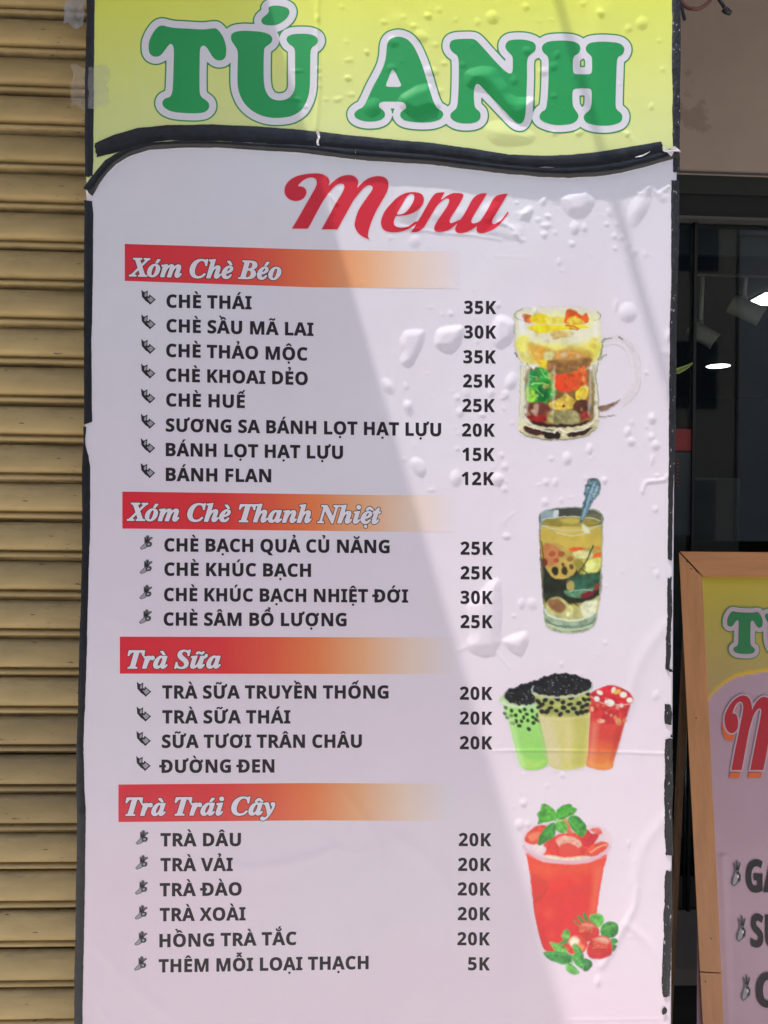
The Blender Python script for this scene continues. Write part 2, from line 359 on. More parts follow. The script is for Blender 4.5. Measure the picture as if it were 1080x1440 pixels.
SERIF = {
 'B': '430|-34,0 -34,15 -15,17 0,20 12,28 22,41 31,59 39,85 115,369 119,387 120,404 117,417 109,426 95,431 73,435 73,451 222,451 311,445 370,427 403,397 414,353 400,302 358,265 289,240 356,201 378,140 373,105 359,72 333,43 295,20 241,5 171,0|201,248 250,256 286,280 308,316 315,364 299,412 253,428 233,423 222,406 181,249 192,248|166,22 211,31 246,57 268,98 276,149 266,192 237,218 187,227 176,227 134,75 130,58 129,44 138,28',
 'C': '440|202,-11 149,-6 104,10 69,36 42,71 26,114 20,165 24,214 37,262 56,309 83,352 116,389 154,420 218,452 287,463 333,459 385,448 397,446 407,444 421,449 431,463 449,463 420,308 401,310 395,366 377,406 348,431 309,439 264,430 222,401 184,353 152,287 130,212 122,142 129,91 151,53 185,28 229,20 304,41 368,105 387,91 335,34 273,0',
 'N': '468|310,-11 140,351 68,82 63,61 62,47 74,24 109,15 109,0 -35,0 -35,15 -16,17 -1,20 11,28 21,41 30,59 38,85 109,355 115,380 116,396 113,412 104,424 88,431 64,435 64,451 197,451 339,138 402,369 407,389 408,402 405,416 397,426 382,432 361,435 361,451 505,451 505,435 486,433 471,429 459,422 449,410 441,391 433,365 330,-11',
 'S': '369|154,-11 111,-6 58,10 48,13 38,14 30,13 24,9 17,2 9,-7 -9,-7 26,144 45,144 45,140 51,84 71,45 102,21 145,13 167,16 187,25 204,39 217,56 225,76 228,97 225,117 218,134 206,152 190,170 168,191 142,214 117,238 98,258 85,277 76,295 71,314 70,336 74,371 88,401 109,427 137,446 171,459 208,463 227,462 248,458 271,453 296,445 305,443 312,442 328,447 342,461 360,461 328,322 308,322 309,330 309,337 306,366 298,390 284,411 267,426 247,436 224,439 197,434 174,419 158,396 153,368 156,349 166,331 180,313 197,295 219,274 242,254 271,225 293,195 307,162 312,126 301,69 270,25 221,-2',
 'T': '403|44,0 44,17 68,20 86,27 98,40 107,60 205,427 194,427 156,421 120,402 88,371 64,330 47,330 72,451 437,451 418,322 399,322 386,380 357,415 311,426 306,426 208,63 205,54 205,46 208,33 216,25 230,20 253,17 253,0',
 'X': '380|-65,0 -65,17 -64,17 -40,20 -19,31 2,49 25,72 150,208 97,383 88,407 76,422 58,431 34,435 34,451 237,451 237,435 215,433 200,428 191,418 188,403 189,392 193,379 222,283 298,363 322,393 330,415 322,430 298,435 294,435 294,451 431,451 431,435 406,427 383,411 360,389 335,363 232,254 279,102 290,71 300,48 311,33 323,24 338,19 356,17 356,0 152,0 152,17 185,25 196,47 196,55 195,60 161,176 76,88 65,77 57,65 52,53 50,40 61,24 94,17 94,0',
 'a': '336|53,-9 24,-3 1,14 -14,40 -19,73 -15,109 -5,147 11,184 32,220 57,251 84,276 126,301 165,310 198,299 214,265 225,303 297,303 241,108 232,74 229,63 228,56 231,44 238,40 259,52 285,87 300,78 248,13 197,-9 166,2 155,34 157,52 162,75 137,38 111,12 84,-4|93,41 108,45 124,56 139,73 152,95 165,120 176,147 186,175 192,202 197,227 198,248 192,272 172,281 157,276 141,264 125,244 109,219 95,190 83,159 75,136 70,115 66,97 65,81 72,51',
 'e': '269|87,-9 47,-2 16,19 -4,53 -11,98 -7,135 6,172 25,207 49,240 78,268 109,290 143,305 176,310 207,305 230,293 244,273 249,248 238,209 207,174 153,144 79,124 76,106 75,88 78,66 87,50 102,39 122,36 159,51 195,95 214,83 179,32 136,1|84,146 114,156 140,171 163,190 179,212 190,236 193,260 192,272 187,280 180,286 171,287 149,278 126,252 103,207',
 'h': '357|210,-9 176,3 165,41 167,59 173,84 182,115 194,153 217,222 221,237 223,246 220,257 210,261 172,242 131,185 92,100 63,0 -19,0 82,374 88,399 90,411 88,422 83,428 73,431 58,433 48,433 48,451 77,453 110,457 146,463 187,470 115,197 151,247 184,282 217,303 253,310 290,297 303,259 298,223 282,170 250,75 247,65 246,57 248,47 257,43 276,57 306,98 320,89 265,15',
 'i': '194|132,371 114,375 100,384 90,398 87,416 90,433 100,447 114,457 132,460 149,457 163,447 173,433 176,416 173,398 163,384 149,375|49,-8 29,-5 13,5 4,21 1,41 2,51 4,64 10,87 44,211 51,237 52,246 53,254 46,268 26,273 19,273 19,289 55,294 89,299 150,310 89,85 85,68 84,55 87,46 95,42 115,54 142,90 155,81 103,14',
 'm': '525|380,-8 346,4 335,42 337,60 343,85 352,116 364,154 387,222 391,237 393,247 390,258 380,261 351,249 318,214 284,152 250,62 230,0 152,0 220,222 224,238 226,247 222,258 213,261 196,257 177,244 157,222 136,190 116,152 97,107 80,57 66,0 -14,0 42,211 47,227 50,240 52,254 45,268 24,273 18,273 17,289 80,298 151,310 116,193 153,245 187,281 220,303 256,310 294,297 306,260 304,242 299,217 330,258 361,287 391,304 422,310 460,297 473,260 468,224 452,171 420,76 417,66 416,58 418,47 426,44 436,47 446,56 457,70 471,91 486,81 459,42 433,14 407,-3',
 'n': '357|213,-9 179,3 168,41 170,59 175,84 184,115 197,153 220,222 224,237 226,246 222,257 213,261 176,243 136,190 116,152 97,107 80,57 66,0 -14,0 42,211 47,227 50,240 52,254 45,268 24,273 18,273 17,289 80,298 151,310 116,193 153,245 187,281 220,303 256,310 294,297 306,259 305,246 301,226 295,201 285,170 258,87 248,57 251,47 260,43 269,46 279,55 290,70 304,90 319,80 291,41 266,13 240,-4',
 'o': '316|96,-9 54,-2 20,20 -3,54 -10,98 -6,135 6,172 24,208 48,241 76,269 107,291 141,305 175,310 221,302 256,281 278,247 285,203 281,167 270,130 252,94 228,61 200,33 168,10 133,-5|103,13 119,18 134,30 148,50 162,74 174,102 184,132 193,162 200,191 204,218 206,240 197,276 172,288 157,284 141,272 127,253 113,229 101,202 90,172 82,141 75,111 71,83 69,58 78,25',
 'r': '261|-14,0 42,211 47,227 50,240 52,254 45,268 24,273 18,273 17,289 80,298 151,310 114,189 130,218 144,243 158,264 171,280 184,293 197,302 210,308 222,310 250,298 259,265 257,245 249,230 236,221 220,218 202,223 186,238 183,240 180,241 157,225 127,175 110,139 95,97 80,51 66,0',
 't': '185|30,-9 -4,3 -15,39 -14,52 -11,70 45,273 13,273 13,297 79,334 134,398 162,398 134,300 187,300 179,273 126,273 77,103 70,77 68,66 67,56 70,45 77,41 98,54 128,95 144,85 116,44 88,14 60,-3',
 'u': '357|46,-9 8,3 -5,41 -3,55 0,75 6,100 15,130 38,211 44,237 46,254 39,268 19,273 13,273 12,289 73,298 146,310 81,79 77,65 76,53 79,43 89,40 125,58 167,113 206,197 236,301 316,301 267,121 251,57 251,52 254,48 257,45 261,44 270,47 280,56 292,70 306,91 321,81 293,42 268,13 242,-4 215,-9 196,-6 182,4 172,19 169,40 172,60 181,103 147,53 114,18 81,-3',
 'y': '281|-30,-140 -51,-137 -66,-129 -77,-115 -80,-99 -77,-84 -69,-72 -56,-64 -41,-61 -26,-64 -8,-73 9,-82 20,-85 28,-83 38,-77 48,-68 58,-56 68,-43 76,-30 81,-17 83,-6 82,8 79,30 70,90 58,156 51,187 44,213 33,251 28,262 24,269 14,275 -1,277 -9,276 -9,294 7,296 22,298 48,304 68,308 85,310 99,296 112,254 127,181 148,75 191,160 205,211 200,225 187,238 173,252 168,269 171,285 179,298 193,307 210,310 227,307 240,298 248,284 251,265 248,245 241,219 229,187 214,152 195,113 174,74 151,34 126,-5 100,-41 74,-74 47,-101 20,-122 -5,-136',
}


# ================================================================== SETTING
M['pave'] = mat('grey_pavement', (.50, .475, .445), rough=.85, noise=(6, .2), bump=(60, .5, .01))
M['asphalt'] = mat('asphalt', (.06, .06, .062), rough=.9, noise=(20, .25), bump=(120, .6, .01))
M['kerb'] = mat('concrete_kerb', (.30, .29, .27), rough=.85, noise=(9, .2))
tag(boxobj('pavement', (-60, 60, -3.2, 12, -.4, 0), M['pave']), kind='structure')
tag(boxobj('kerb', (-60, 60, -3.35, -3.2, -.4, .005), M['kerb']), kind='structure')
tag(boxobj('road', (-60, 60, -60, -3.35, -.4, -.12), M['asphalt']), kind='structure')

M['render_wall'] = mat('mauve_beige_render', (.43, .345, .285), rough=.8, noise=(1.6, .12), wear=(4.5, .63, (.36, .28, .225)), bump=(40, .25, .003))
M['pillar'] = mat('cream_wall_paint', (.33, .30, .27), rough=.8, noise=(3, .1))
M['alu'] = mat('dark_green_aluminium', (.018, .023, .018), rough=.45, noise=(4, .2))
M['alu2'] = mat('black_aluminium', (.008, .008, .007), rough=.5, noise=(4, .2))
M['alu3'] = mat('grey_trim', (.09, .09, .08), rough=.4)
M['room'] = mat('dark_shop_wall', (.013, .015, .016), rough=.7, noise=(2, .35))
M['panel'] = mat('dark_grey_board', (.05, .05, .044), rough=.6, noise=(3, .2))
M['spot'] = mat('cream_lamp_housing', (.72, .70, .60), rough=.5, noise=(20, .08))
M['lamp'] = mat('lit_lamp', (.9, .9, .9), emit=((1, .97, .93), 6))
M['track'] = mat('lamp_track', (.35, .34, .30), rough=.4)
g = bpy.data.materials.new('window_glass'); g.use_nodes = True
gn = g.node_tree; gn.nodes.remove(gn.nodes['Principled BSDF'])
gt = gn.nodes.new('ShaderNodeBsdfTransparent'); gt.inputs[0].default_value = (.86, .90, .90, 1)
gg = gn.nodes.new('ShaderNodeBsdfGlossy'); gg.inputs['Roughness'].default_value = .02; gg.inputs[0].default_value = (.8, .85, .9, 1)
gf = gn.nodes.new('ShaderNodeFresnel'); gf.inputs[0].default_value = 1.45
gm = gn.nodes.new('ShaderNodeMixShader')
gn.links.new(gf.outputs[0], gm.inputs[0]); gn.links.new(gt.outputs[0], gm.inputs[1]); gn.links.new(gg.outputs[0], gm.inputs[2])
gn.links.new(gm.outputs[0], gn.nodes['Material Output'].inputs[0])
M['glass'] = g

# the house: upper storey reaching out over the shop front, pillar behind the board
YS = 1.50                                               # plane of the shop front
zf = lambda py, y=YS: C1(1010, py, y).z                # height seen at a photo row on a plane
ZSO = 3.45
# houses across the street (seen only as reflections, and they close off the low sky)
M['far_wall'] = mat('pale_house_wall', (.62, .57, .52), rough=.85, noise=(.6, .12)); M['far_wall2'] = mat('ochre_house_wall', (.52, .42, .30), rough=.85, noise=(.6, .12))
M['far_dark'] = mat('dark_window', (.03, .035, .04), rough=.2)
for i, (x0, x1, hh, mm) in enumerate(((-40, -9.1, 8.5, 'far_wall'), (-9, -3.6, 11, 'far_wall2'), (-3.5, 2.4, 7.5, 'far_wall'), (2.5, 8.6, 10, 'far_wall2'), (8.7, 40, 8, 'far_wall'))):
    fh = empty('street_house', ((x0 + x1) / 2, -13, 0), label=('low pale house at the far left across the street', 'tall ochre house left of the middle across the street', 'lowest pale house straight across the street', 'tall ochre house right of the middle across the street', 'pale house at the far right across the street')[i], cat='house', group='houses across the street')
    boxobj('wall', (x0, x1, -19, -13, 0, hh), M[mm], fh)
    for st in range(int(hh // 3.2)):
        for k in range(3):
            wx = x0 + (x1 - x0) * (k + .5) / 3
            boxobj('window', (wx - .6, wx + .6, -13, -12.97, 1.0 + 3.1 * st - (.9 if st == 0 else 0), 2.5 + 3.1 * st), M['far_dark'], fh)
    boxobj('parapet', (x0 - .05, x1 + .05, -13.2, -12.9, hh, hh + .5), M['far_wall'], fh)
house = empty('shop_building', (1.0, YS, 0), label='shop house with beige upper wall and dark glazed shop front behind the menu board',
              cat='building')
boxobj('upper_storey', (-2.2, 6.2, .04, 8.0, ZSO, 6.4), M['pillar'], house)
boxobj('pillar', (-.32, .30, .12, YS + .1, 0, ZSO), M['pillar'], house)
boxobj('wall_over_shutter', (-2.2, -.32, .10, .5, 2.76, ZSO), M['pillar'], house)
zb = zf(245)
boxobj('front_wall', (.30, 6.2, YS, YS + .2, zb, ZSO), M['render_wall'], house)
boxobj('ledge', (.30, 6.2, YS - .004, YS, zb, zb + .006), M['alu3'], house)
boxobj('top_rail', (.30, 6.2, YS + .012, YS + .12, zf(271), zb), M['alu'], house)
boxobj('lower_rail', (.30, 6.2, YS + .02, YS + .12, zf(303), zf(271)), M['alu2'], house)
boxobj('trim', (.30, 6.2, YS + .008, YS + .06, zf(307), zf(303)), M['alu3'], house)
zs1, zs0 = zf(1362, 1.2), zf(1386, 1.2)
boxobj('porch_slab', (.305, 6.1, 1.2, YS + .3, zs0, zs1), M['pillar'], house, .003)
boxobj('porch_riser', (.305, 6.1, 1.23, YS + .3, 0, zs0), M['room'], house)
xa = C1(973, 600, YS + .05).x
boxobj('frame_post', (xa - .004, xa + .006, YS + .035, YS + .075, zs1, zf(307)), M['alu2'], house)
for i, (x0, x1) in enumerate(((.302, xa - .005), (xa + .007, 2.9), (2.905, 6.15))):
    boxobj('glass_pane', (x0, x1, YS + .05, YS + .056, zs1, zf(307)), M['glass'], house)
boxobj('transom_board', (.30, 6.2, YS + .09, YS + .11, zf(360, YS + .1), zf(308, YS + .1)), M['panel'], house)
xg = C1(977, 330, YS + .085).x
boxobj('board_joint', (xg - .001, xg + .001, YS + .086, YS + .0895, zf(360, YS + .1), zf(308, YS + .1)), M['alu2'], house)
# room behind the glass
RZ = 3.05
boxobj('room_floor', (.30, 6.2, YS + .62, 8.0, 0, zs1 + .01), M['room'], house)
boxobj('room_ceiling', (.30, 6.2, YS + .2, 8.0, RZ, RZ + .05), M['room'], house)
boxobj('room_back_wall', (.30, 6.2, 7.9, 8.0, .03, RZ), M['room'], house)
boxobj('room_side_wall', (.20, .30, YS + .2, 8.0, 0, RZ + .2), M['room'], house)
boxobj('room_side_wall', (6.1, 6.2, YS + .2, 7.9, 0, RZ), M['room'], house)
cab = boxobj('cabinet', (1.95, 2.75, 4.3, 4.8, zs1 + .011, 1.9), mat('dark_cabinet', (.03, .035, .036), rough=.5, noise=(3, .3)), None, .01)
tag(cab, 'tall dark cabinet standing in the unlit shop behind the glass', 'cabinet')


TRZ = C1(1020, 388, 2.72).z
# track lamps: cream cans on a thin track
def spotlight(px, py, y, ang, ln, r, label):
    c = C1(px, py, y)
    root = empty('track_spotlight', (c.x, c.y, RZ), label=label, cat='spotlight', group='cream track spotlights inside the shop')
    ax = Vector((math.cos(ang), -.35, math.sin(ang))).normalized()
    a, b = c - ax * ln / 2, c + ax * ln / 2
    bm = bmesh.new(); tube(bm, [a, a + ax * .004, b - ax * .004, b], [r * .9, r, r, r * .97], 24)
    bmobj('lamp_can', bm, M['spot'], root, True)
    bm = bmesh.new(); tube(bm, [b + ax * .0005, b + ax * .004], r * .8, 24)
    bmobj('lamp_lens', bm, M['alu2'], root)
    bm = bmesh.new(); tube(bm, [c, Vector((c.x - .01, c.y, c.z + .07))], .012, 8); tube(bm, [Vector((c.x - .01, c.y, c.z + .06)), Vector((c.x - .01, c.y - .015, TRZ))], .011, 8)
    bmobj('bracket', bm, M['spot'], root, True)
    return root


spotlight(1049, 436, 2.75, math.radians(-31), .165, .048, 'larger cream can spotlight on its bracket beside the lit ceiling panel')
spotlight(988, 470, 2.75, math.radians(-38), .145, .042, 'smaller dim spotlight hanging left above the round ceiling light')
a, b = C1(977, 387, 2.72), C1(1120, 389, 2.72)
tag(boxobj('lamp_track', (a.x, b.x + .6, 2.715, 2.733, TRZ, TRZ + .005), M['track']), 'thin pale lamp track across the dark shop ceiling', 'lamp track')
# lit ceiling lamps
def ceil_at(px, py):
    d = C1(px, py, 1.0) - Vector(CAM); t = (RZ - .012 - CAM[2]) / d.z
    return Vector(CAM) + d * t
c = ceil_at(1010, 515)
bm = bmesh.new(); bmesh.ops.create_circle(bm, cap_ends=True, segments=28, radius=.105)
bmesh.ops.translate(bm, verts=bm.verts, vec=(c.x, c.y, RZ - .008))
dl = empty('ceiling_downlight', (c.x, c.y, RZ), label='small round lit downlight in the dark shop ceiling', cat='ceiling light')
bmobj('lamp_disc', bm, M['lamp'], dl)
bm = bmesh.new(); tube(bm, [(c.x, c.y, RZ - .009), (c.x, c.y, RZ)], .118, 28); bmobj('lamp_ring', bm, M['alu3'], dl, True)
dl.children[0].location.z -= .004
c = ceil_at(1078, 421)
pl = empty('ceiling_light_panel', (c.x, c.y, RZ), label='bright square ceiling lamp at the right edge inside the shop', cat='ceiling light')
boxobj('lamp_panel', (c.x - .075, c.x + .22, c.y - .13, c.y + .13, RZ - .015, RZ - .008), M['lamp'], pl)
boxobj('lamp_rim', (c.x - .085, c.x + .23, c.y - .14, c.y + .14, RZ - .008, RZ), M['alu3'], pl)

# things stuck up behind the narrow left pane: red banner card and a carton with red marks
M['redcard'] = mat('dull_red_card', (.28, .03, .025), rough=.6, noise=(14, .15))
M['carton'] = mat('dull_green_grey_card', (.045, .055, .052), rough=.7, noise=(9, .2))
M['redmark'] = mat('red_marks', (.30, .06, .045), rough=.6)
yp = YS + .043
p0, p1 = C1(948, 603, yp), C1(972, 634, yp)
tag(boxobj('red_card', (p0.x - .05, p1.x, yp, yp + .004, p1.z, p0.z), M['redcard']),
    'dull red card stuck on the narrow glass pane beside the menu board', 'card')
p0, p1 = C1(948, 636, yp), C1(971, 712, yp)
ct = empty('notice', (p0.x, yp, p1.z), label='dark grey notice with a column of red marks below the red card', cat='notice')
boxobj('notice_sheet', (p0.x - .10, p1.x, yp + .001, yp + .004, p1.z - .10, p0.z), M['carton'], ct)
bm = bmesh.new()
for k in range(8):
    q = C1(953, 646 + k * 5.2, yp)
    box(bm, q.x - .0045, q.x + .0045, yp - .0006, yp + .0016, q.z - .0028, q.z - .0004)
    box(bm, q.x - .0045, q.x - .0015, yp - .0006, yp + .0016, q.z - .0003, q.z + .0022)
    box(bm, q.x + .0012, q.x + .0045, yp - .0006, yp + .0016, q.z - .0003, q.z + .0022)
bmobj('printed_marks', bm, M['redmark'], ct)

# green leaf blade poking out from behind the board
pts = [(948, 523, 3.2), (955, 521, 3.6), (963, 517.5, 2.6), (969, 514, 1.6), (974, 510.5, .3)]
V = []; Fc = []
for (x, y, w) in pts:
    V += [tuple(C1(x, y - w, .045)), tuple(C1(x, y, .050)), tuple(C1(x, y + w, .045))]
for i in range(len(pts) - 1):
    for j in (0, 1): Fc.append((3 * i + j, 3 * i + j + 1, 3 * i + j + 4, 3 * i + j + 3))
lf = link('leaf_blade', pymesh('leaf_blade', V, Fc), mat('yellow_green_leaf', (.28, .34, .06), rough=.5, noise=(40, .15)))
md = lf.modifiers.new('thick', 'SOLIDIFY'); md.thickness = .0008
tag(lf, 'yellow-green leaf tip poking out from behind the board edge', 'leaf')

# cables hanging at the top right
M['redcable'] = mat('red_brown_cable', (.16, .05, .035), rough=.5)
M['blackcable'] = mat('black_cable', (.02, .02, .02), rough=.5)
def cable(name, pts, r, m, label, y=.30):
    P = [C1(px, py, y + dy) for px, py, dy in pts]
    sp = spline([(p.x, p.z) for p in P], 6, False); ys = np.interp(np.linspace(0, 1, len(sp)), np.linspace(0, 1, len(P)), [p.y for p in P])
    bm = bmesh.new(); tube(bm, [(a[0], yy, a[1]) for a, yy in zip(sp, ys)], r, 8)
    tag(bmobj(name, bm, m, None, True), label, 'cable')
cable('hanging_cable', [(936, -1000, .0), (942, -60, .0), (950, -15, 0), (960, 4, -.02), (975, 12, -.03), (990, 8, -.02), (1003, -8, 0), (1012, -60, .02), (1014, -1000, .02)], .0034, M['redcable'],
      'red-brown cable loop hanging over the shop wall at the top')
cable('hanging_cable', [(952, -1000, .03), (955, -50, .03), (957, -5, .02), (960, 15, .01), (963, 28, .01)], .0030, M['blackcable'], 'short black cable end hanging beside the board top')
cable('hanging_cable', [(998, -1000, .03), (1000, -60, .03), (1008, -8, .02), (1016, 6, .01), (1021, 13, .01)], .0030, M['blackcable'], 'black cable with knotted end hanging right of the red loop')
bm = bmesh.new(); tube(bm, [C1(1017, 12, .31), C1(1021, 15, .31), C1(1028, 19, .31)], [.005, .006, .004], 8)
tag(bmobj('cable_connector', bm, M['blackcable'], None, True), 'black taped connector at the end of the hanging cable', 'connector')
# service cable crossing to the house, high above: its thin shade falls down the board's right side
q = C1(905, 420); qq = Vector((q.x + SX * (3.0 - q.z), 0, 3.0))
bm = bmesh.new(); tube(bm, [(qq.x, .04, 3.0), (qq.x, -1.0, 3.0), (qq.x, -4, 3.05), (qq.x, -10, 3.6)], .0075, 8)
tag(bmobj('overhead_cable', bm, M['blackcable'], None, True), 'black service cable running to the house above the board', 'cable')

# canopy above the shutter: its right-hand end throws the slanting edge of shade on the board
ZC = 2.76
xe = _A.x + SX * (ZC - _A.z)
can = empty('metal_canopy', (xe - 1.0, 0, ZC), label='flat metal canopy above the rolling shutter', cat='canopy')
boxobj('canopy_sheet', (-2.2, xe, -.80, .098, ZC, ZC + .02), mat('canopy_metal', (.45, .45, .44), rough=.5, noise=(5, .1)), can)
for x in (-2.0, -1.2, xe - .6):
    bm = bmesh.new(); tube(bm, [(x, -.7, ZC + .02), (x, .098, ZC + .45)], .012, 8); bmobj('stay_rod', bm, M['alu3'], can, True)

# ================================================================== ROLLING SHUTTER
YSH = .10
PER = .0585
prof = [(0.0, 6.5), (.5, 2.5), (1.8, -.2), (6, -3.6), (14, -6.6), (24, -8.4), (33, -8.6), (38, -7.6), (40.6, -5.4), (41.8, -1.0), (42.4, 3.4), (45.2, 3.6),
        (46.3, -1.6), (48.8, -3.8), (51.6, -3.0), (53.4, .2), (54.0, 5.5), (58.5, 6.5)]
def slat_mesh(x0, x1):
    V = []; Fc = []; n = len(prof); nx = 3
    for i in range(nx):
        x = x0 + (x1 - x0) * i / (nx - 1)
        for (d, o) in prof: V.append((x, o * .001, -d * .001))
    for i in range(nx - 1):
        for j in range(n - 1): Fc.append((i * n + j, i * n + j + 1, (i + 1) * n + j + 1, (i + 1) * n + j))
    me = pymesh('slat', V, Fc, True)
    return me
shut = empty('rolling_shutter', (-1.0, YSH, 0), label='closed khaki rolling steel shutter with ribbed slats left of the menu board', cat='shutter')
SL = slat_mesh(-1.25, .78)
zt = C1(60, 26.5, YSH).z                        # a joint line seen in the photograph
z = zt + PER * math.floor((2.74 - zt) / PER)
tints = {}
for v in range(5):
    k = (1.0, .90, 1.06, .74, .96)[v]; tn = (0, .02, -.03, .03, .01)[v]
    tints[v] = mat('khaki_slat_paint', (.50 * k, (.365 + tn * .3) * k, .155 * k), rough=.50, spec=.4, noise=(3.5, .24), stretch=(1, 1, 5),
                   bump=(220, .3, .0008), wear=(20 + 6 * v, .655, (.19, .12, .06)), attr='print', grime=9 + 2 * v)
meshes = []
for v in range(5):
    mm = SL.copy(); mm.materials.append(tints[v]); n_ = len(prof)
    # grime that has settled in the joints and on the rim, dust lower on the belly
    gr = np.interp([d for d, o in prof], [0, 1.8, 6, 12, 30, 40, 42.8, 44, 46, 49, 51.6, 53.4, 54, 58.5], [1, .95, .55, .25, .05, .12, .6, 1, .55, .15, .3, .75, 1, 1])
    a_ = mm.attributes.new('grime', 'FLOAT', 'POINT'); a_.data.foreach_set('value', np.tile(gr, len(mm.vertices) // n_).astype(np.float32))
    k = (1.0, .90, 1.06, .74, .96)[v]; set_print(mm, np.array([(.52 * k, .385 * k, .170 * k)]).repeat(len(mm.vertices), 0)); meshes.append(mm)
i = 0
while z > .06:
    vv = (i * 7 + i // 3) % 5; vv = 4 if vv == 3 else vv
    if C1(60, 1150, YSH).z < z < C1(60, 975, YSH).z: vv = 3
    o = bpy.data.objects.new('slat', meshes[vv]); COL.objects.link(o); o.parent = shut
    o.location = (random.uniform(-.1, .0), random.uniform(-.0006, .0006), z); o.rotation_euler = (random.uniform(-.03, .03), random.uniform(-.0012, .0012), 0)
    z -= PER; i += 1
boxobj('bottom_bar', (-2.25, -.34, YSH - .015, YSH + .012, .0, .06), M['alu3'], shut, .003)
boxobj('shutter_backing', (-2.3, -.32, YSH + .0195, YSH + .03, .0, 2.75), M['alu2'], shut)


# ================================================================== MENU BOARD: surface
BX0, BX1 = C1(117.5, 500).x, C1(950.5, 500).x
BZ1 = 2.47
BZ0 = .16
# left and right outer edges as seen in the photograph (the board stands a hair out of true)
_le = cast(np.array([122, 119, 118, 115, 110, 105.]), np.array([0, 200, 480, 700, 1000, 1440.]))
_re = cast(np.array([956.5, 955, 952.5, 950.5, 948.5, 946.5]), np.array([0, 200, 480, 700, 1000, 1440.]))
def edge_l(z): return np.interp(-np.asarray(z), -_le[:, 2], _le[:, 0])
def edge_r(z): return np.interp(-np.asarray(z), -_re[:, 2], _re[:, 0])
ztop, zbot = C1(540, -14).z, C1(540, 1462).z
NX = 421
US = np.linspace(0, 1, NX)
ZS = np.concatenate([np.linspace(BZ1, ztop, 12, endpoint=False), np.arange(ztop, zbot, -.002), np.linspace(zbot, BZ0, 18)])
NZ = len(ZS)
GX = edge_l(ZS)[:, None] + (edge_r(ZS) - edge_l(ZS))[:, None] * US[None, :]
GZ = np.repeat(ZS[:, None], NX, 1)
# photo pixel of every grid point (used only to place the marks that were measured in pixels)
def px_of(X, Y, Z):
    d = np.stack([X - CAM[0], Y - CAM[1], Z - CAM[2]], -1)
    w = d @ _f
    return 540 + FPX * (d @ _r) / w, 720 - FPX * (d @ _u) / w
GPX, GPY = px_of(GX, np.zeros_like(GX), GZ)

tape_low = np.array([(116, 275), (131, 270), (145, 249), (161, 232), (181, 218), (210, 209), (263, 206), (304, 206), (353, 209), (418, 213), (446, 216),
                     (500, 223), (560, 227), (607, 230), (660, 237), (715, 243), (760, 247), (801, 249), (845, 246), (876, 241), (915, 231), (946, 222), (960, 218)], float)
HEAD = .0040                                   # the yellow head panel is glued on top and stands proud
yl = np.interp(GPX, tape_low[:, 0], tape_low[:, 1])
wob = vnoise(GPX, GPY * 0, 38, 3) * 2.2 + vnoise(GPX, GPY * 0, 11, 4) * .8
H = HEAD * (1 + .10 * vnoise(GPX, GPY * 0, 60, 8)) * np.clip((yl - 1.0 + wob * .4 - GPY) / 5.0 + .5, 0, 1)
headmask = GPY < yl - 8

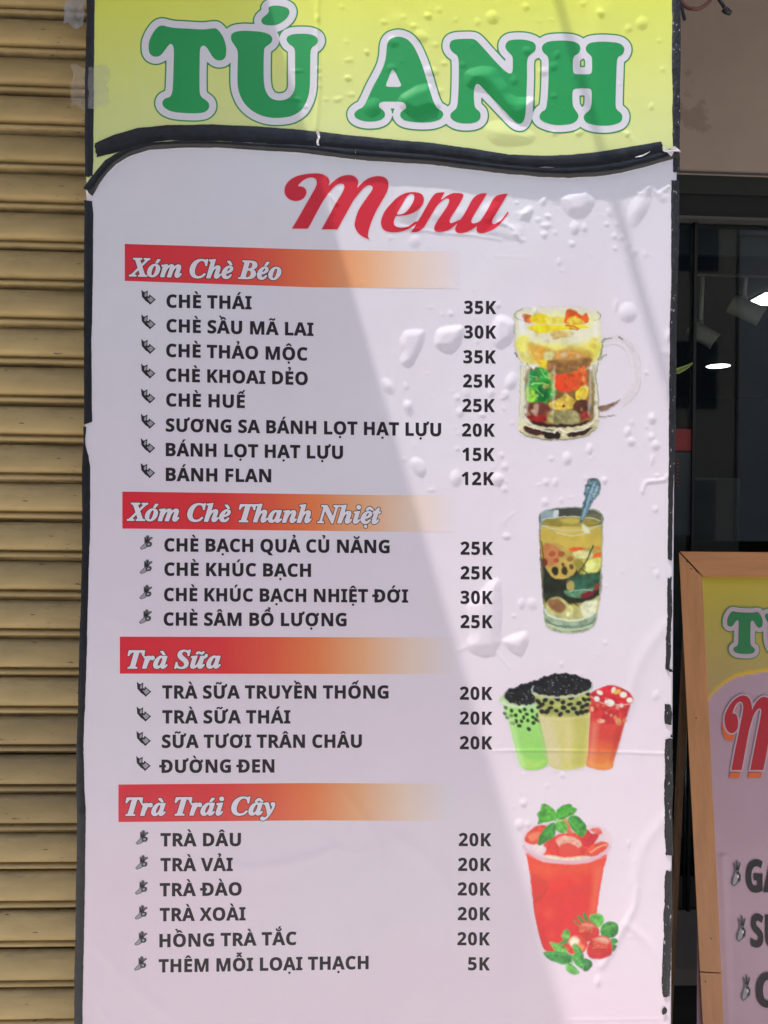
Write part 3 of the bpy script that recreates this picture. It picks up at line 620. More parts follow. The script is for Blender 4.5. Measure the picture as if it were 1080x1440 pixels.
# ---- air bubbles under the film (pixel position, radii, turn, height in mm)
E_ = [  # yellow head
 (739,12,6,6,0,1.0),(692,26,9,9,0,1.8),(617,16,5,5,0,.8),(602,25,5,5,0,.7),(842,19,5,6,0,1),(901,35,8,9,0,1.6),(882,43,5,6,30,1),(819,8,5,4,0,.7),
 (914,152,4,6,30,.8),(881,190,5,4,-40,.9),(813,188,7,5,-35,1.2),(778,189,5,4,0,.9),(516,76,4,4,0,.7),(601,24,6,5,0,.9),(567,26,5,4,0,.6),(539,33,5,4,0,.8),
 (581,39,6,4,0,.8),(493,86,5,4,0,.7),(488,112,5,4,0,.8),(494,135,6,4,0,.8),(612,65,5,4,0,.7),(624,91,5,4,0,.8),(606,102,11,7,0,1.2),(592,53,10,8,30,1.4),
 (619,130,5,5,0,.7),(481,12,4,4,0,.6),(487,61,4,4,0,.5),(515,75,4,4,0,.6),(487,87,4,4,0,.6),(491,112,5,4,0,.7),(475,142,8,4,-10,.8),(458,142,4,3,0,.7),
 (447,28,4,6,0,.9),(449,44,3,3,0,.6),(448,100,4,4,0,.8),(449,110,3,3,0,.7),(449,123,3,3,0,.7),(552.6,61,8,8,0,1.4),(671,33,5,5,0,.7),(740,74,7,6,0,1.2),
 (722,115,6,7,0,1.1),(650,93,5,5,0,.8),(664,66,4,4,0,.4),(782,79,5,6,0,1.0),(777,96,6,7,0,1.2),(778,137,5,4,0,.8),(763,103,8,6,0,1.2),(844,22,6,5,0,.9),
 (806,110,4,4,0,.5),(340,67,6,3,0,.6),(419,102,8,3,0,.7),(414,142,11,4,5,1.4),(430,152,5,3,0,.7),(257,47,5,3,0,.5),(523.7,153,13,13,0,2.2),(551,98,8,6,0,1),
 (640,30,4,4,0,.5),(700,58,3,3,0,.4),(870,120,3,3,0,.5),(930,100,4,5,0,.7),(925,60,4,4,0,.6),(775,30,4,3,0,.5),(858,70,3,3,0,.4),
 # white field, round the title
 (572,296,15,19,20,2.3),(691,299,15,15,0,2.1),(632.6,266,5,4,0,.8),(584,339,9,9,0,1.0),(549,334,4,4,0,.6),(612,303,7,8,0,.9),(645,300,6,9,0,.8),(707,312,9,7,0,1.2),
 (740,299,14,6.5,-38,2.4),(765,281,5,10,25,1.4),(771,304,6,4,20,1.2),(768,317,8,4.5,0,1.3),(756,309,5,4,0,.8),(765,330,5.5,5.5,0,1.3),(781,327,3,3,0,.7),
 (808,320,7,9,0,1.7),(822,320,4.2,6.5,0,1.2),(804.5,343,5,5,0,1.2),(786,368,3.5,6,0,.7),(790,380,4,2,0,.6),(859.5,278,4,4.5,0,1),(857,298,4,8,-15,1),(853,315,4,4,0,.9),
 (867.5,315,4,4,0,.9),(864,332,4.3,4.3,0,1.0),(875,333,4.3,4.3,0,1.0),(865,349,3.4,3.8,0,.9),(883,345,6,7,0,1.3),(890,354,7,6,0,1.2),(907,357,3,6,0,.7),
 (897,294,13,26,24,2.6),(910,269,5,9,20,1.4),(931,277,9,7,30,1.2),(866,429,3,10,10,.7),(752,438,4.5,6,20,1.0),(727,285,4,3,0,.6),(735,337,6,3,10,.8),(724,330,6,4,20,.8),
 # prices column
 (634,441,5,4.5,0,.9),(621,442,3,3.5,0,.6),(606,432,6,3,0,.4),(700,429,5,5.5,0,.9),(666,447,2.6,2.6,0,.5),(671,480,4,5,0,.7),(546,543,8,13,-28,2.0),(571,543,3.5,6,0,.8),
 (573,569,7,7,0,1.2),(719,536,8,12,15,1.9),(711,555,6,7,0,1.2),(691,552,6,7,0,1.1),(656,552,5.5,8,0,1.0),(643,559,5,5,0,1.0),(602,525,3,2,0,.5),(668,497,3,6,0,.5),
 (575,574,6.5,10,-10,1.6),(568,646,4,4,0,.8),(549,624,6,10,-20,1.4),(641,672,8.5,11.5,0,2.0),(700,674,8.5,9.5,10,2.2),(643,631,4,4,0,.9),(705.5,640,4,5,0,1.0),
 (710,656,5.5,6,0,1.2),(709.5,688,5,5,0,1.0),(694,657,2.5,2.5,0,.6),(712,754,6.5,4.5,0,1.2),(647,580,5.5,6.5,0,1.2),(678,583,6,5,0,1.1),(607,689,8,2.5,-8,.7),(713,677,3,3,0,.6),
 (641,601,3,4,0,.6),(645,609,4,3,0,.6),(708,575,3,3,0,.6),(720,595,4,3,20,.7),(706,560,4,3,0,.7),
 # right-hand field
 (883,439,12,13.5,0,2.3),(934,496,9,7,0,1.1),(940,471,4,10,8,1.3),(938,543,5,19,3,1.6),(909.5,524,3,3.5,0,.8),(917,588,6,8,0,1.7),(882,608,5,8,12,1.2),
 (887,621,7,6,20,1.4),(889,594,3.5,5,0,.7),(916,614,5,6,0,1.2),(922,626,6.5,7,-30,1.6),(917,647,3,9,5,1.0),(923.6,669,3.6,3.6,0,.8),(849,676,4,5,0,.8),(909,600,2.5,3,0,.5),
 (766,706,5,6,0,1.1),(789,703,3.2,4,0,.8),(781,678,4.5,6.5,0,1.0),(768,678,4.5,5.5,0,1.1),(758,682,5,2,-10,.6),(850,675,4,6,0,.6),(824,672,4,2.5,0,.5),(921.5,716,4.2,5,0,1.0),
 (923.6,807,4,7,0,1.0),(919,796,2.5,3.5,0,.5),(851,824,3.5,2.5,0,.8),(851,904,4.5,4,0,.7),(886,879,2,4,0,.4),(733,849,5.5,7.5,0,1.2),(748,849,7,8.5,-15,1.3),(722.6,866,3.5,2.5,0,.9),
 (789.5,934,3.5,4.5,0,.8),(922,978,5,8,10,1.0),(790.5,1090,4,5,0,1.0),(735,1089,3,3,0,.7),(815,948,4,3,0,.5),(890,987,3,3,0,.4),(769,1105,3,4,0,.6),
 (736,1129,6,6,0,1.3),(730.5,1159.5,6.5,8,0,1.6),(742,1158,4,5,0,1.1),(723,1135,2.5,3,0,.7),(884,1186,3,6.5,0,1.0),(892,1211,3,3.5,0,.5),(841,1380,5.5,9,5,1.3),(805,1378,2.5,2.5,0,.5),
 (740,1226,3,8,0,.6),(803,700,4,3,0,.5),(720,700,2,2,0,.5),(700,1048,3,5,20,.5),(733,1115,2.5,2.5,0,.6),(800,620,3,4,0,.5),(830,645,3,3,0,.5),
 (829,632,5,8,0,1.4),(797,645,7,9,5,1.5),(775,645,4,4,0,.9),(706,730,3,9,10,.4),(757,630,3,3,0,.4),
]
PB = [  # irregular pockets: outline in pixels, edge width in px, height in mm
 ([(561,138),(575,128),(590,121),(605,121),(612,135),(618,150),(614,157),(600,161),(583,165),(568,158),(561,150)], 11, 4.6),
 ([(653,108),(660,100),(677,96),(694,98),(703,111),(714,124),(717,134),(727,139),(744,138),(752,142),(750,155),(742,166),(725,172),(708,160),(694,142),(682,128),(670,123),(657,122)], 12, 4.6),
 ([(683,178),(700,172),(725,176),(745,186),(752,192),(745,203),(720,208),(695,204),(682,192)], 16, 3.0),
 ([(562,479),(568,466),(579,463),(596,465),(596,480),(588,498),(580,511),(570,515),(563,509),(566,496),(563,487)], 8, 2.6),
 ([(611,480),(614,466),(622,460),(637,458),(651,459),(651,472),(644,485),(633,493),(620,492),(612,486)], 9, 3.4),
 ([(692,458),(697,446),(706,443),(718,448),(725,456),(722,476),(712,484),(702,489),(693,482)], 9, 3.0),
 ([(577,649),(585,643),(596,649),(600,663),(591,670),(581,662)], 6, 2.0),
 ([(657,856),(663,842),(680,827),(691,815),(702,815),(705,834),(706,864),(703,893),(703,905),(693,917),(674,921),(659,914),(655,905),(661,890),(658,872)], 14, 4.2),
 ([(707,902),(715,895),(730,889),(741,889),(744,901),(737,914),(730,919),(715,913)], 9, 3.4),
 ([(787,277),(800,268),(815,264),(828,264),(836,280),(833,291),(822,302),(810,305),(797,301),(789,288)], 12, 3.6),
 ([(560,258),(600,262),(655,272),(690,292),(700,330),(640,328),(590,322),(560,315)], 26, 1.2),
 ([(690,318),(708,312),(735,318),(732,338),(705,335),(680,331)], 7, 1.2),
]
CR = [  # creases: polyline, width, height (negative: pressed in)
 ([(690,1056),(760,1055),(850,1057),(942,1060)], 1.8, .75), ([(520,858),(532,884),(545,920)], 1.0, .35), ([(903,692),(908,679),(920,676.5),(935,674.5),(938,669)], 2.2, 1.2),
 ([(455,236),(461,262),(468,300)], 2.2, .9), ([(474,236),(478,262)], 2.5, -.8), ([(463,275),(474,287)], 3, 1.0), ([(150,305),(240,303),(352,306)], 2.5, .35),
 ([(560,318),(620,327),(660,330),(705,337)], 1.6, .7), ([(700,312),(722,322),(733,340)], 2.0, .8), ([(706,740),(714,728),(723,721)], 1.2, .5),
 ([(895,1250),(892,1275),(878,1302),(858,1340),(846,1358)], 5, 1.3), ([(447,0),(446,60),(449,120),(444,184)], 3.0, 1.0), ([(700,1430),(800,1434),(940,1432)], 1.5, .35),
 ([(150,1100),(185,1103)], 2, .3), ([(690,905),(705,925),(718,940)], 1.6, .6), ([(655,910),(645,915)], 2.5, .6), ([(300,820),(330,860),(322,890)], 1.4, .22),
 ([(130,1400),(145,1425),(160,1444)], 3, .6), ([(470,1190),(500,1200),(560,1185)], 6, .5), ([(905,215),(880,190)], 4, .6), ([(842,20),(838,100),(850,200)], 14, 1.1),
 ([(742,300),(728,300)], 3, .6), ([(300,1205),(345,1222),(420,1212),(470,1196)], 9, 1.1), ([(420,1400),(455,1360),(500,1345)], 8, 1.0), ([(135,1330),(190,1390),(260,1444)], 9, 1.3), ([(250,1300),(300,1330),(340,1390)], 10, .9), ([(560,1180),(620,1230),(650,1300)], 10, .9), ([(480,1110),(530,1180),(540,1260)], 7, .7), ([(936,880),(900,930),(880,1000)], 9, .9), ([(935,1150),(905,1190),(893,1240)], 8, 1.0), ([(130,560),(170,590),(230,600)], 8, .7), ([(128,860),(180,880)], 7, .6), ([(700,1240),(760,1256),(830,1240)], 6, .5), ([(300,940),(360,960),(470,950)], 10, .7), ([(880,1300),(915,1330),(936,1380)], 6, .8), ([(560,30),(600,60),(606,110)], 10, .8), ([(150,60),(190,110),(200,170)], 9, .8), ([(180,440),(186,470)], 1, .2), ([(890,262),(900,272),(915,262),(925,272),(940,262)], 3, 1.2),
]
def region(xa, xb, ya, yb):
    """index window of the grid that covers a pixel box"""
    r = np.where((GPY[:, NX // 2] > ya - 14) & (GPY[:, NX // 2] < yb + 14))[0]
    if not len(r): return None
    c = np.where((GPX[r[0]] > xa - 6) & (GPX[r[0]] < xb + 6))[0]
    c2 = np.where((GPX[r[-1]] > xa - 6) & (GPX[r[-1]] < xb + 6))[0]
    if not len(c): return None
    return slice(r[0], r[-1] + 1), slice(min(c[0], c2[0] if len(c2) else c[0]), max(c[-1], c2[-1] if len(c2) else c[-1]) + 1)
def dome(q): return np.sqrt(np.clip(1 - (1 - np.clip(q, 0, 1)) ** 2, 0, 1)) * .45 + (q.clip(0, 1) ** 2 * (3 - 2 * q.clip(0, 1))) * .55
BK = .62                                     # overall strength of the relief
for (x, y, rx, ry, an, h) in E_:
    R = max(rx, ry) * 1.3
    w = region(x - R, x + R, y - R, y + R)
    if w is None: continue
    X, Y = GPX[w] - x, GPY[w] - y; a = math.radians(an)
    u_ = (X * math.cos(a) + Y * math.sin(a)) / rx; v_ = (-X * math.sin(a) + Y * math.cos(a)) / ry
    rr = np.sqrt(u_ * u_ + v_ * v_) + .16 * vnoise(X + x * 3, Y + y * 5, max(rx, ry) * .9, 5, 2)
    H[w] += h * .001 * BK * dome((1.04 - rr) / .95)
for poly, ew, h in PB:
    P = spline(poly, 4); w = region(P[:, 0].min(), P[:, 0].max(), P[:, 1].min(), P[:, 1].max())
    d = -sdf([P], GPX[w], GPY[w])
    d = d + vnoise(GPX[w], GPY[w], 14, 21, 2) * ew * .10
    H[w] += h * .001 * BK * dome(d / ew * .8)
for k in range(16):                            # fine scratches and pull lines
    x = RNG.uniform(140, 900); y = RNG.uniform(290, 1400); a = RNG.uniform(0, math.pi); l = RNG.uniform(12, 60)
    CR.append(([(x, y), (x + l * math.cos(a) * .5 + 2, y + l * math.sin(a) * .5), (x + l * math.cos(a), y + l * math.sin(a))], RNG.uniform(.9, 1.6), RNG.uniform(.10, .26)))
for line, wd, h in CR:
    L = spline(line, 5, False) if len(line) > 2 else np.array(line, float)
    w = region(L[:, 0].min() - 3 * wd, L[:, 0].max() + 3 * wd, L[:, 1].min() - 3 * wd, L[:, 1].max() + 3 * wd)
    if w is None: continue
    X, Y = GPX[w], GPY[w]; d2 = np.full(X.shape, 1e9)
    for (ax, ay), (bx, by) in zip(L[:-1], L[1:]):
        ex, ey = bx - ax, by - ay; LL = ex * ex + ey * ey + 1e-9
        t = np.clip(((X - ax) * ex + (Y - ay) * ey) / LL, 0, 1); d2 = np.minimum(d2, (X - ax - ex * t) ** 2 + (Y - ay - ey * t) ** 2)
    H[w] += h * .001 * BK * np.exp(-d2 / wd ** 2)
# fine pimples all over the sunny half, gentle swell of the whole sheet
for k in range(260):
    x = RNG.uniform(470, 945); y = RNG.uniform(10, 1400)
    if x < 470 + (y - 400) * .25: continue
    r = RNG.uniform(1.6, 3.6); w = region(x - r - 2, x + r + 2, y - r - 2, y + r + 2)
    if w is None: continue
    q = 1 - np.hypot(GPX[w] - x, GPY[w] - y) / r
    H[w] += RNG.uniform(.15, .5) * .001 * BK * dome(q)
H += .0011 * vnoise(GPX, GPY, 260, 31, 2) + .00020 * vnoise(GPX, GPY * .6, 55, 32, 2)
H += .0013 * np.exp(-((GPX - 300) / 90) ** 2 - ((GPY - 1405) / 55) ** 2)
# film wraps round the board's sides
HS = H.copy()
for c0, s in ((0, -.0165), (1, -.004), (NX - 1, -.0165), (NX - 2, -.004)): HS[:, c0] += s - HEAD * (headmask[:, c0])
DZr = np.gradient(ZS)
UL = (edge_r(ZS) - edge_l(ZS))


def surf(X, Z, lift=0.0):
    """points of the film surface above plane positions (X, Z), and their normals"""
    X = np.asarray(X, float); Z = np.asarray(Z, float)
    fi = np.interp(-Z, -ZS, np.arange(NZ)); l = edge_l(Z); r = edge_r(Z)
    fj = np.clip((X - l) / (r - l), 0, 1) * (NX - 1)
    i = np.clip(fi.astype(int), 0, NZ - 2); j = np.clip(fj.astype(int), 0, NX - 2); a = fi - i; b = fj - j
    h00, h01, h10, h11 = H[i, j], H[i, j + 1], H[i + 1, j], H[i + 1, j + 1]
    return (h00 * (1 - b) + h01 * b) * (1 - a) + (h10 * (1 - b) + h11 * b) * a + lift


def on_board(px, py, lift=0.0):
    """photo pixels -> points lying on the film (lift in metres above it)"""
    px = np.asarray(px, float); py = np.asarray(py, float)
    h = np.zeros(px.shape)
    for _ in range(3):
        P = cast(px, py, -h); h = surf(P[..., 0], P[..., 2], lift)
    P = cast(px, py, -h); P[..., 1] = -h
    return P


Hn = HS
Vb = np.stack([GX, -Hn, GZ], -1).reshape(-1, 3)
I = np.arange(NZ - 1)[:, None] * NX + np.arange(NX - 1)[None, :]
Qall = np.stack([I, I + NX, I + NX + 1, I + 1], -1)
cellhead = (GPY[:-1, :-1] + GPY[1:, 1:]) / 2 < np.interp((GPX[:-1, :-1] + GPX[1:, 1:]) / 2, tape_low[:, 0], tape_low[:, 1]) - 6
# print colours, plus painted glare in the white
t = np.clip(GPY / 235, 0, 1)[..., None]
yel = ink((228, 225, 92)) * (1 - t) ** 1.3 + ink((216, 214, 156)) * (1 - (1 - t) ** 1.3)
yel = yel * (1 + .02 * vnoise(GPX, GPY, 120, 41)[..., None])
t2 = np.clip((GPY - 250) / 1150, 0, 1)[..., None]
wht = np.array([.755, .745, .80]) * (1 - t2) + np.array([.82, .69, .75]) * t2  # pink glare towards the bottom, painted in as a gradient
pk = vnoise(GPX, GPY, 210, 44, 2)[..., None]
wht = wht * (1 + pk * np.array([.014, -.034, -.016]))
board = empty('menu_board', (0.0, .02, 0), label='tall white and yellow printed drinks menu board edged with black tape', cat='menu board')
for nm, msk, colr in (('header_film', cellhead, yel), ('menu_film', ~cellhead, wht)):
    Q = Qall[msk].reshape(-1, 4)
    used = np.zeros(NX * NZ, bool); used[Q.ravel()] = True
    idx = np.cumsum(used) - 1
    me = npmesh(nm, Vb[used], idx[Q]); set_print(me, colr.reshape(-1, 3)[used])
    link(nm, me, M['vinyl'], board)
bm = bmesh.new()
zz = np.linspace(BZ1, BZ0, 24)
for a, b in zip(zz[:-1], zz[1:]): pass
vs = []
for zv in zz:
    l, r = float(edge_l(zv)) + .0015, float(edge_r(zv)) - .0015
    vs.append([bm.verts.new((l, .0035, zv)), bm.verts.new((r, .0035, zv)), bm.verts.new((r, .028, zv)), bm.verts.new((l, .028, zv))])
for a, b in zip(vs[:-1], vs[1:]):
    for k in range(4): bm.faces.new((a[k], a[(k + 1) % 4], b[(k + 1) % 4], b[k]))
bm.faces.new(vs[0]); bm.faces.new(vs[-1][::-1])
bmobj('board_core', bm, M['board'], board)
for x in (-.34, .33): boxobj('foot', (x - .02, x + .02, -.015, .10, 0, BZ0 + .02), M['alu3'], board, .002)


# ------------------------------------------------------------------ tapes
def strip(name, pts, m, lift=.0005, jag=0.0, seed=1, n=5, step=4.0, puff=.0006, cut=(1, 1)):
    """tape strip: list of (xl, yl, xr, yr) stations across its width"""
    P = np.array(pts, float); L = np.r_[0, np.cumsum(np.hypot(*(np.diff((P[:, :2] + P[:, 2:]) / 2, axis=0)).T))]
    ns = max(3, int(L[-1] / step)); s = np.linspace(0, L[-1], ns)
    Q = np.stack([np.interp(s, L, P[:, k]) for k in range(4)], 1)
    rs = np.random.RandomState(seed)
    if jag:
        for k in (0, 2):
            nx = Q[:, 0] - Q[:, 2]; ny = Q[:, 1] - Q[:, 3]; l = np.hypot(nx, ny) + 1e-9
            j = vnoise(s, s * 0 + k, 22, seed + k, 3) * jag + rs.randn(ns) * jag * .18
            Q[:, k] += nx / l * j; Q[:, k + 1] += ny / l * j
    u = np.linspace(0, 1, n)
    X = Q[:, 0:1] * (1 - u) + Q[:, 2:3] * u; Y = Q[:, 1:2] * (1 - u) + Q[:, 3:4] * u
    e = rs.uniform(-1.2, 1.2, n); X[0] += 0; dirx = np.gradient(X, axis=0); diry = np.gradient(Y, axis=0)
    dl = np.hypot(dirx, diry) + 1e-9
    X[0] += dirx[0] / dl[0] * e * cut[0]; Y[0] += diry[0] / dl[0] * e * cut[0]; X[-1] += dirx[-1] / dl[-1] * e[::-1] * cut[1]; Y[-1] += diry[-1] / dl[-1] * e[::-1] * cut[1]
    lf = lift + puff * (np.sin(u * math.pi) ** .5)[None, :] * (1 + .5 * vnoise(X, Y, 18, seed + 9)) + .00035 * np.abs(vnoise(X, Y, 9, seed + 3))
    lf[:, 0] = lift * .6; lf[:, -1] = lift * .6
    V = on_board(X, Y, lf).reshape(-1, 3)
    I = np.arange(ns - 1)[:, None] * n + np.arange(n - 1)[None, :]
    F_ = np.stack([I, I + n, I + n + 1, I + 1], -1).reshape(-1, 4)
    # facing the street whichever way the stations run
    a, b, c = V[F_[0][0]], V[F_[0][1]], V[F_[0][3]]
    if np.cross(b - a, c - a)[1] > 0: F_ = F_[:, ::-1]
    return link(name, npmesh(name, V, F_), m, board)


# wavy double band under the head
up = [(133,202),(147,195),(161,189),(194,180),(234,176),(296,175),(365,178),(426,183),(446,185),(500,191),(540,195),(607,201),(660,208),(715,217),(760,219),(801,218),(845,213),(876,208),(905,203),(931,199)]
mid = [(136,221),(149,218),(163,215),(200,202),(240,197),(300,198),(365,201),(426,204),(446,205),(500,209),(540,213),(607,218),(660,225),(715,232),(760,236),(801,236),(845,232),(876,227),(905,220),(932,214)]
strip('wavy_tape', [(a[0], a[1], b[0], b[1]) for a, b in zip(up[:9], mid[:9])], M['tape'], .0010, .5, 3, 6)
strip('wavy_tape', [(a[0], a[1], b[0], b[1]) for a, b in zip(up[8:], mid[8:])], M['tape'], .0012, .6, 4, 6)
blo = [(130,274),(140,257),(150,243),(164,229),(182,218),(210,209),(263,206),(304,206),(353,209),(418,213),(446,216),(500,223),(560,227),(607,230),(660,237),(715,243),(760,247),(801,249),(845,246),(876,241),(915,231),(948,222)]
bup = [(117,264),(127,251),(137,238),(148,225),(166,214),(203,201),(260,197),(302,198),(352,201),(418,203),(446,205),(500,208),(560,213),(607,217),(660,224),(715,231),(760,235),(801,235),(845,231),(876,226),(915,217),(948,208)]
strip('wavy_tape', [(a[0], a[1], b[0], b[1] + 1.5) for a, b in zip(bup[:12], blo[:12])], M['tape'], .0006, .4, 5, 6)
strip('wavy_tape', [(a[0], a[1], b[0], b[1] + 1.5) for a, b in zip(bup[11:], blo[11:])], M['tape'], .0007, .7, 6, 6)
# left edge
strip('edge_tape', [(122.5,-40,133.5,-40),(121.5,30,133,30),(119.5,100,132,100),(119.2,180,131.5,180),(119.2,248,130.5,248)], M['tape'], .0005, .5, 7)
strip('edge_tape', [(118.5,282,129.5,283),(118.5,300,131,300),(118,400,130.5,400),(117.8,480,128.5,480),(118,560,129,560),(118.3,597,129.5,594)], M['tape'], .0005, .35, 8)
strip('edge_tape', [(116.5,600,121,600),(117.5,620,119.5,622),(116,640,124.5,641),(115.4,660,127,655),(115.4,740,126.5,740),(114,820,124.5,820),(112,900,122.5,900),(110,955,121,955),(109.5,1010,118.5,1010),(107.5,1060,117.5,1060),(107,1100,118.5,1100),(108,1140,120.5,1140),(108,1200,120,1200),(106,1300,118.5,1300),(104.5,1380,116.5,1380),(104,1480,115,1480)], M['tape'], .0005, .6, 9, cut=(0, 1))
# right edge, badly worn
strip('edge_tape', [(945,-40,957,-40),(945,60,957,60),(945.5,130,956.5,130),(946,200,956.5,200),(946.5,243,955.5,243)], M['tape_worn'], .0006, .7, 10)
strip('edge_tape', [(944,253,955,253),(944,330,955,330),(943.5,400,953,400),(942.3,450,952,450),(941.8,520,951,520),(940.5,600,950,600),(940.5,640,949.5,640),(940,700,946.5,700),(939,760,945.5,760),(939,786,945,788)], M['tape_worn'], .0006, .7, 11)
for k, seg in enumerate(([(939,813,944,812),(938.5,840,945.5,840),(938,880,944.5,880),(936,925,943,922),(936,942,942,941)], [(934,990,943.5,991),(934.5,1005,946,1006),(935.5,1018,944,1020)],
            [(935,1040,946,1039),(935,1080,946.5,1080),(934.5,1120,946,1120),(935,1175,946,1175),(936,1203,947,1204)],
            [(937,1224,946,1225),(935,1232,946,1232),(933.5,1290,945.5,1290),(932,1340,944.5,1340),(930,1380,942,1380),(931.5,1402,942,1401)])):
    strip('edge_tape', seg, M['tape_worn'], .0006, 1.3, 20 + k, step=2.5)
# torn white crack in the band, knot of paper at the corner, black dot
def patch(name, poly, m, lift=.0016, k=3, amp=.0006):
    P = spline(poly, k); P = P + np.stack([vnoise(P[:, 0] * 3, P[:, 1] * 3, 7, 3), vnoise(P[:, 0] * 3, P[:, 1] * 3, 7, 5)], 1) * .6
    tri = tessellate_polygon([[Vector((x, -y, 0)) for x, y in P]])
    V = on_board(P[:, 0], P[:, 1], lift + amp * RNG.rand(len(P)))
    F_ = []
    for t_ in tri:
        a, b, c = (V[i] for i in t_); F_.append(tuple(t_) if np.cross(b - a, c - a)[1] < 0 else tuple(t_)[::-1])
    return link(name, pymesh(name, V, F_, False), m, board)
patch('torn_fleck', [(446,184),(449,186),(450,193),(448,199),(449,204),(446,204),(445,198),(447,192),(445,188)], M['board'], .0028)
patch('torn_fleck', [(934,207),(941,211),(948,206),(955,210),(957,214),(948,213),(944,220),(938,214),(932,212)], M['board'], .0030)
patch('torn_fleck', [(893,221),(905,217),(914,213),(909,217),(899,221)], M['board'], .0026)
patch('torn_fleck', [(758,235.6),(768,234.4),(780,235.4),(770,236.4)], M['ink_mid'], .0022)
patch('tape_crumb', [(931,1421),(934,1416),(938,1419),(937,1425),(932,1427)], M['tape'], .0012)
patch('tape_crumb', [(938,939),(944,941),(946,945),(941,944)], M['tape'], .0012)
patch('tape_crumb', [(944,1033),(947,1034),(946,1037),(943,1036)], M['tape'], .0012)
# clear sticky tape on the left edge
def film(name, x0, x1, y0, y1, m, lift, seed, parent, ybase=None):
    nx_, ny_ = 22, 26
    X, Y = np.meshgrid(np.linspace(x0, x1, nx_), np.linspace(y0, y1, ny_))
    X = X + vnoise(X * 0 + seed, Y, 12, seed) * 6.5 * (np.abs(np.linspace(-1, 1, nx_)) ** 4)[None, :] + (Y - y0) * -.06
    Y = Y + vnoise(X, Y * 0, 12, seed + 4) * 7.0 * (np.abs(np.linspace(-1, 1, ny_)) ** 6)[:, None]
    lf = lift + .0022 * vnoise(X, Y, 11, seed + 7, 3)
    if ybase is None:
        P = on_board(np.maximum(X, 124), Y, lf); out = X < 124
        Q = cast(X, Y, -lf - .004 + np.clip(124 - X, 0, 99) * .0016); P[out] = Q[out]
    else: P = cast(X, Y, ybase - lf)
    I = np.arange(ny_ - 1)[:, None] * nx_ + np.arange(nx_ - 1)[None, :]
    return link(name, npmesh(name, P.reshape(-1, 3), np.stack([I, I + nx_, I + nx_ + 1, I + 1], -1).reshape(-1, 4)), m, parent)
film('clear_tape', 103, 155, 94, 152, M['clear_tape'], .0022, 3, board)
fo = film('cloudy_film', 93, 121, -30, 37, M['film'], .003, 6, None, .075)
tag(fo, 'scrap of cloudy grey plastic hanging at the board top, over the shutter', 'plastic scrap')


# ================================================================== LETTERING
CAPH = 480.0
def dec(s):
    a = s.split('|'); return int(a[0]), [np.array([[float(v) for v in p.split(',')] for p in c.split(' ')]) for c in a[1:]]
GS = {k: dec(v) for k, v in SANS.items()}
GI = {k: dec(v) for k, v in SERIF.items()}
def stroke(pts, w):
    P = np.array(pts, float); t = np.gradient(P, axis=0); l = np.hypot(t[:, 0], t[:, 1])[:, None]; n = np.stack([-t[:, 1], t[:, 0]], 1) / l * w / 2
    return np.r_[P + n, (P - n)[::-1]]
def disc(x, y, r, n=10): a = np.linspace(0, 2 * math.pi, n, endpoint=False); return np.stack([x + r * np.cos(a), y + r * np.sin(a)], 1)
def mark(code, top, bold):
    """diacritics drawn about x = 0; 'top' is the height of the letter they stand on"""
    b = top + 45; w = 46 * bold
    if code == 0x300: return [np.array([(-88, b + 95), (-22, b + 95), (32, b), (-14, b)])]
    if code == 0x301: return [np.array([(22, b + 95), (88, b + 95), (14, b), (-32, b)])]
    if code == 0x302: return [np.array([(-105, b), (-32, b + 82), (32, b + 82), (105, b), (52, b), (0, b + 42), (-52, b)])]
    if code == 0x303: return [stroke([(-95, b + 22), (-62, b + 60), (-28, b + 62), (10, b + 40), (45, b + 28), (72, b + 40), (96, b + 78)], w * .85)]
    if code == 0x306: return [stroke([(-90, b + 85), (-70, b + 40), (-30, b + 18), (30, b + 18), (70, b + 40), (90, b + 85)], w * .85)]
    if code == 0x309: return [stroke([(-42, b + 92), (-10, b + 108), (26, b + 96), (34, b + 66), (12, b + 44), (0, b + 28), (0, b)], w * .8)]
    if code == 0x323: return [disc(0, -98, 36 * bold)]
    return []
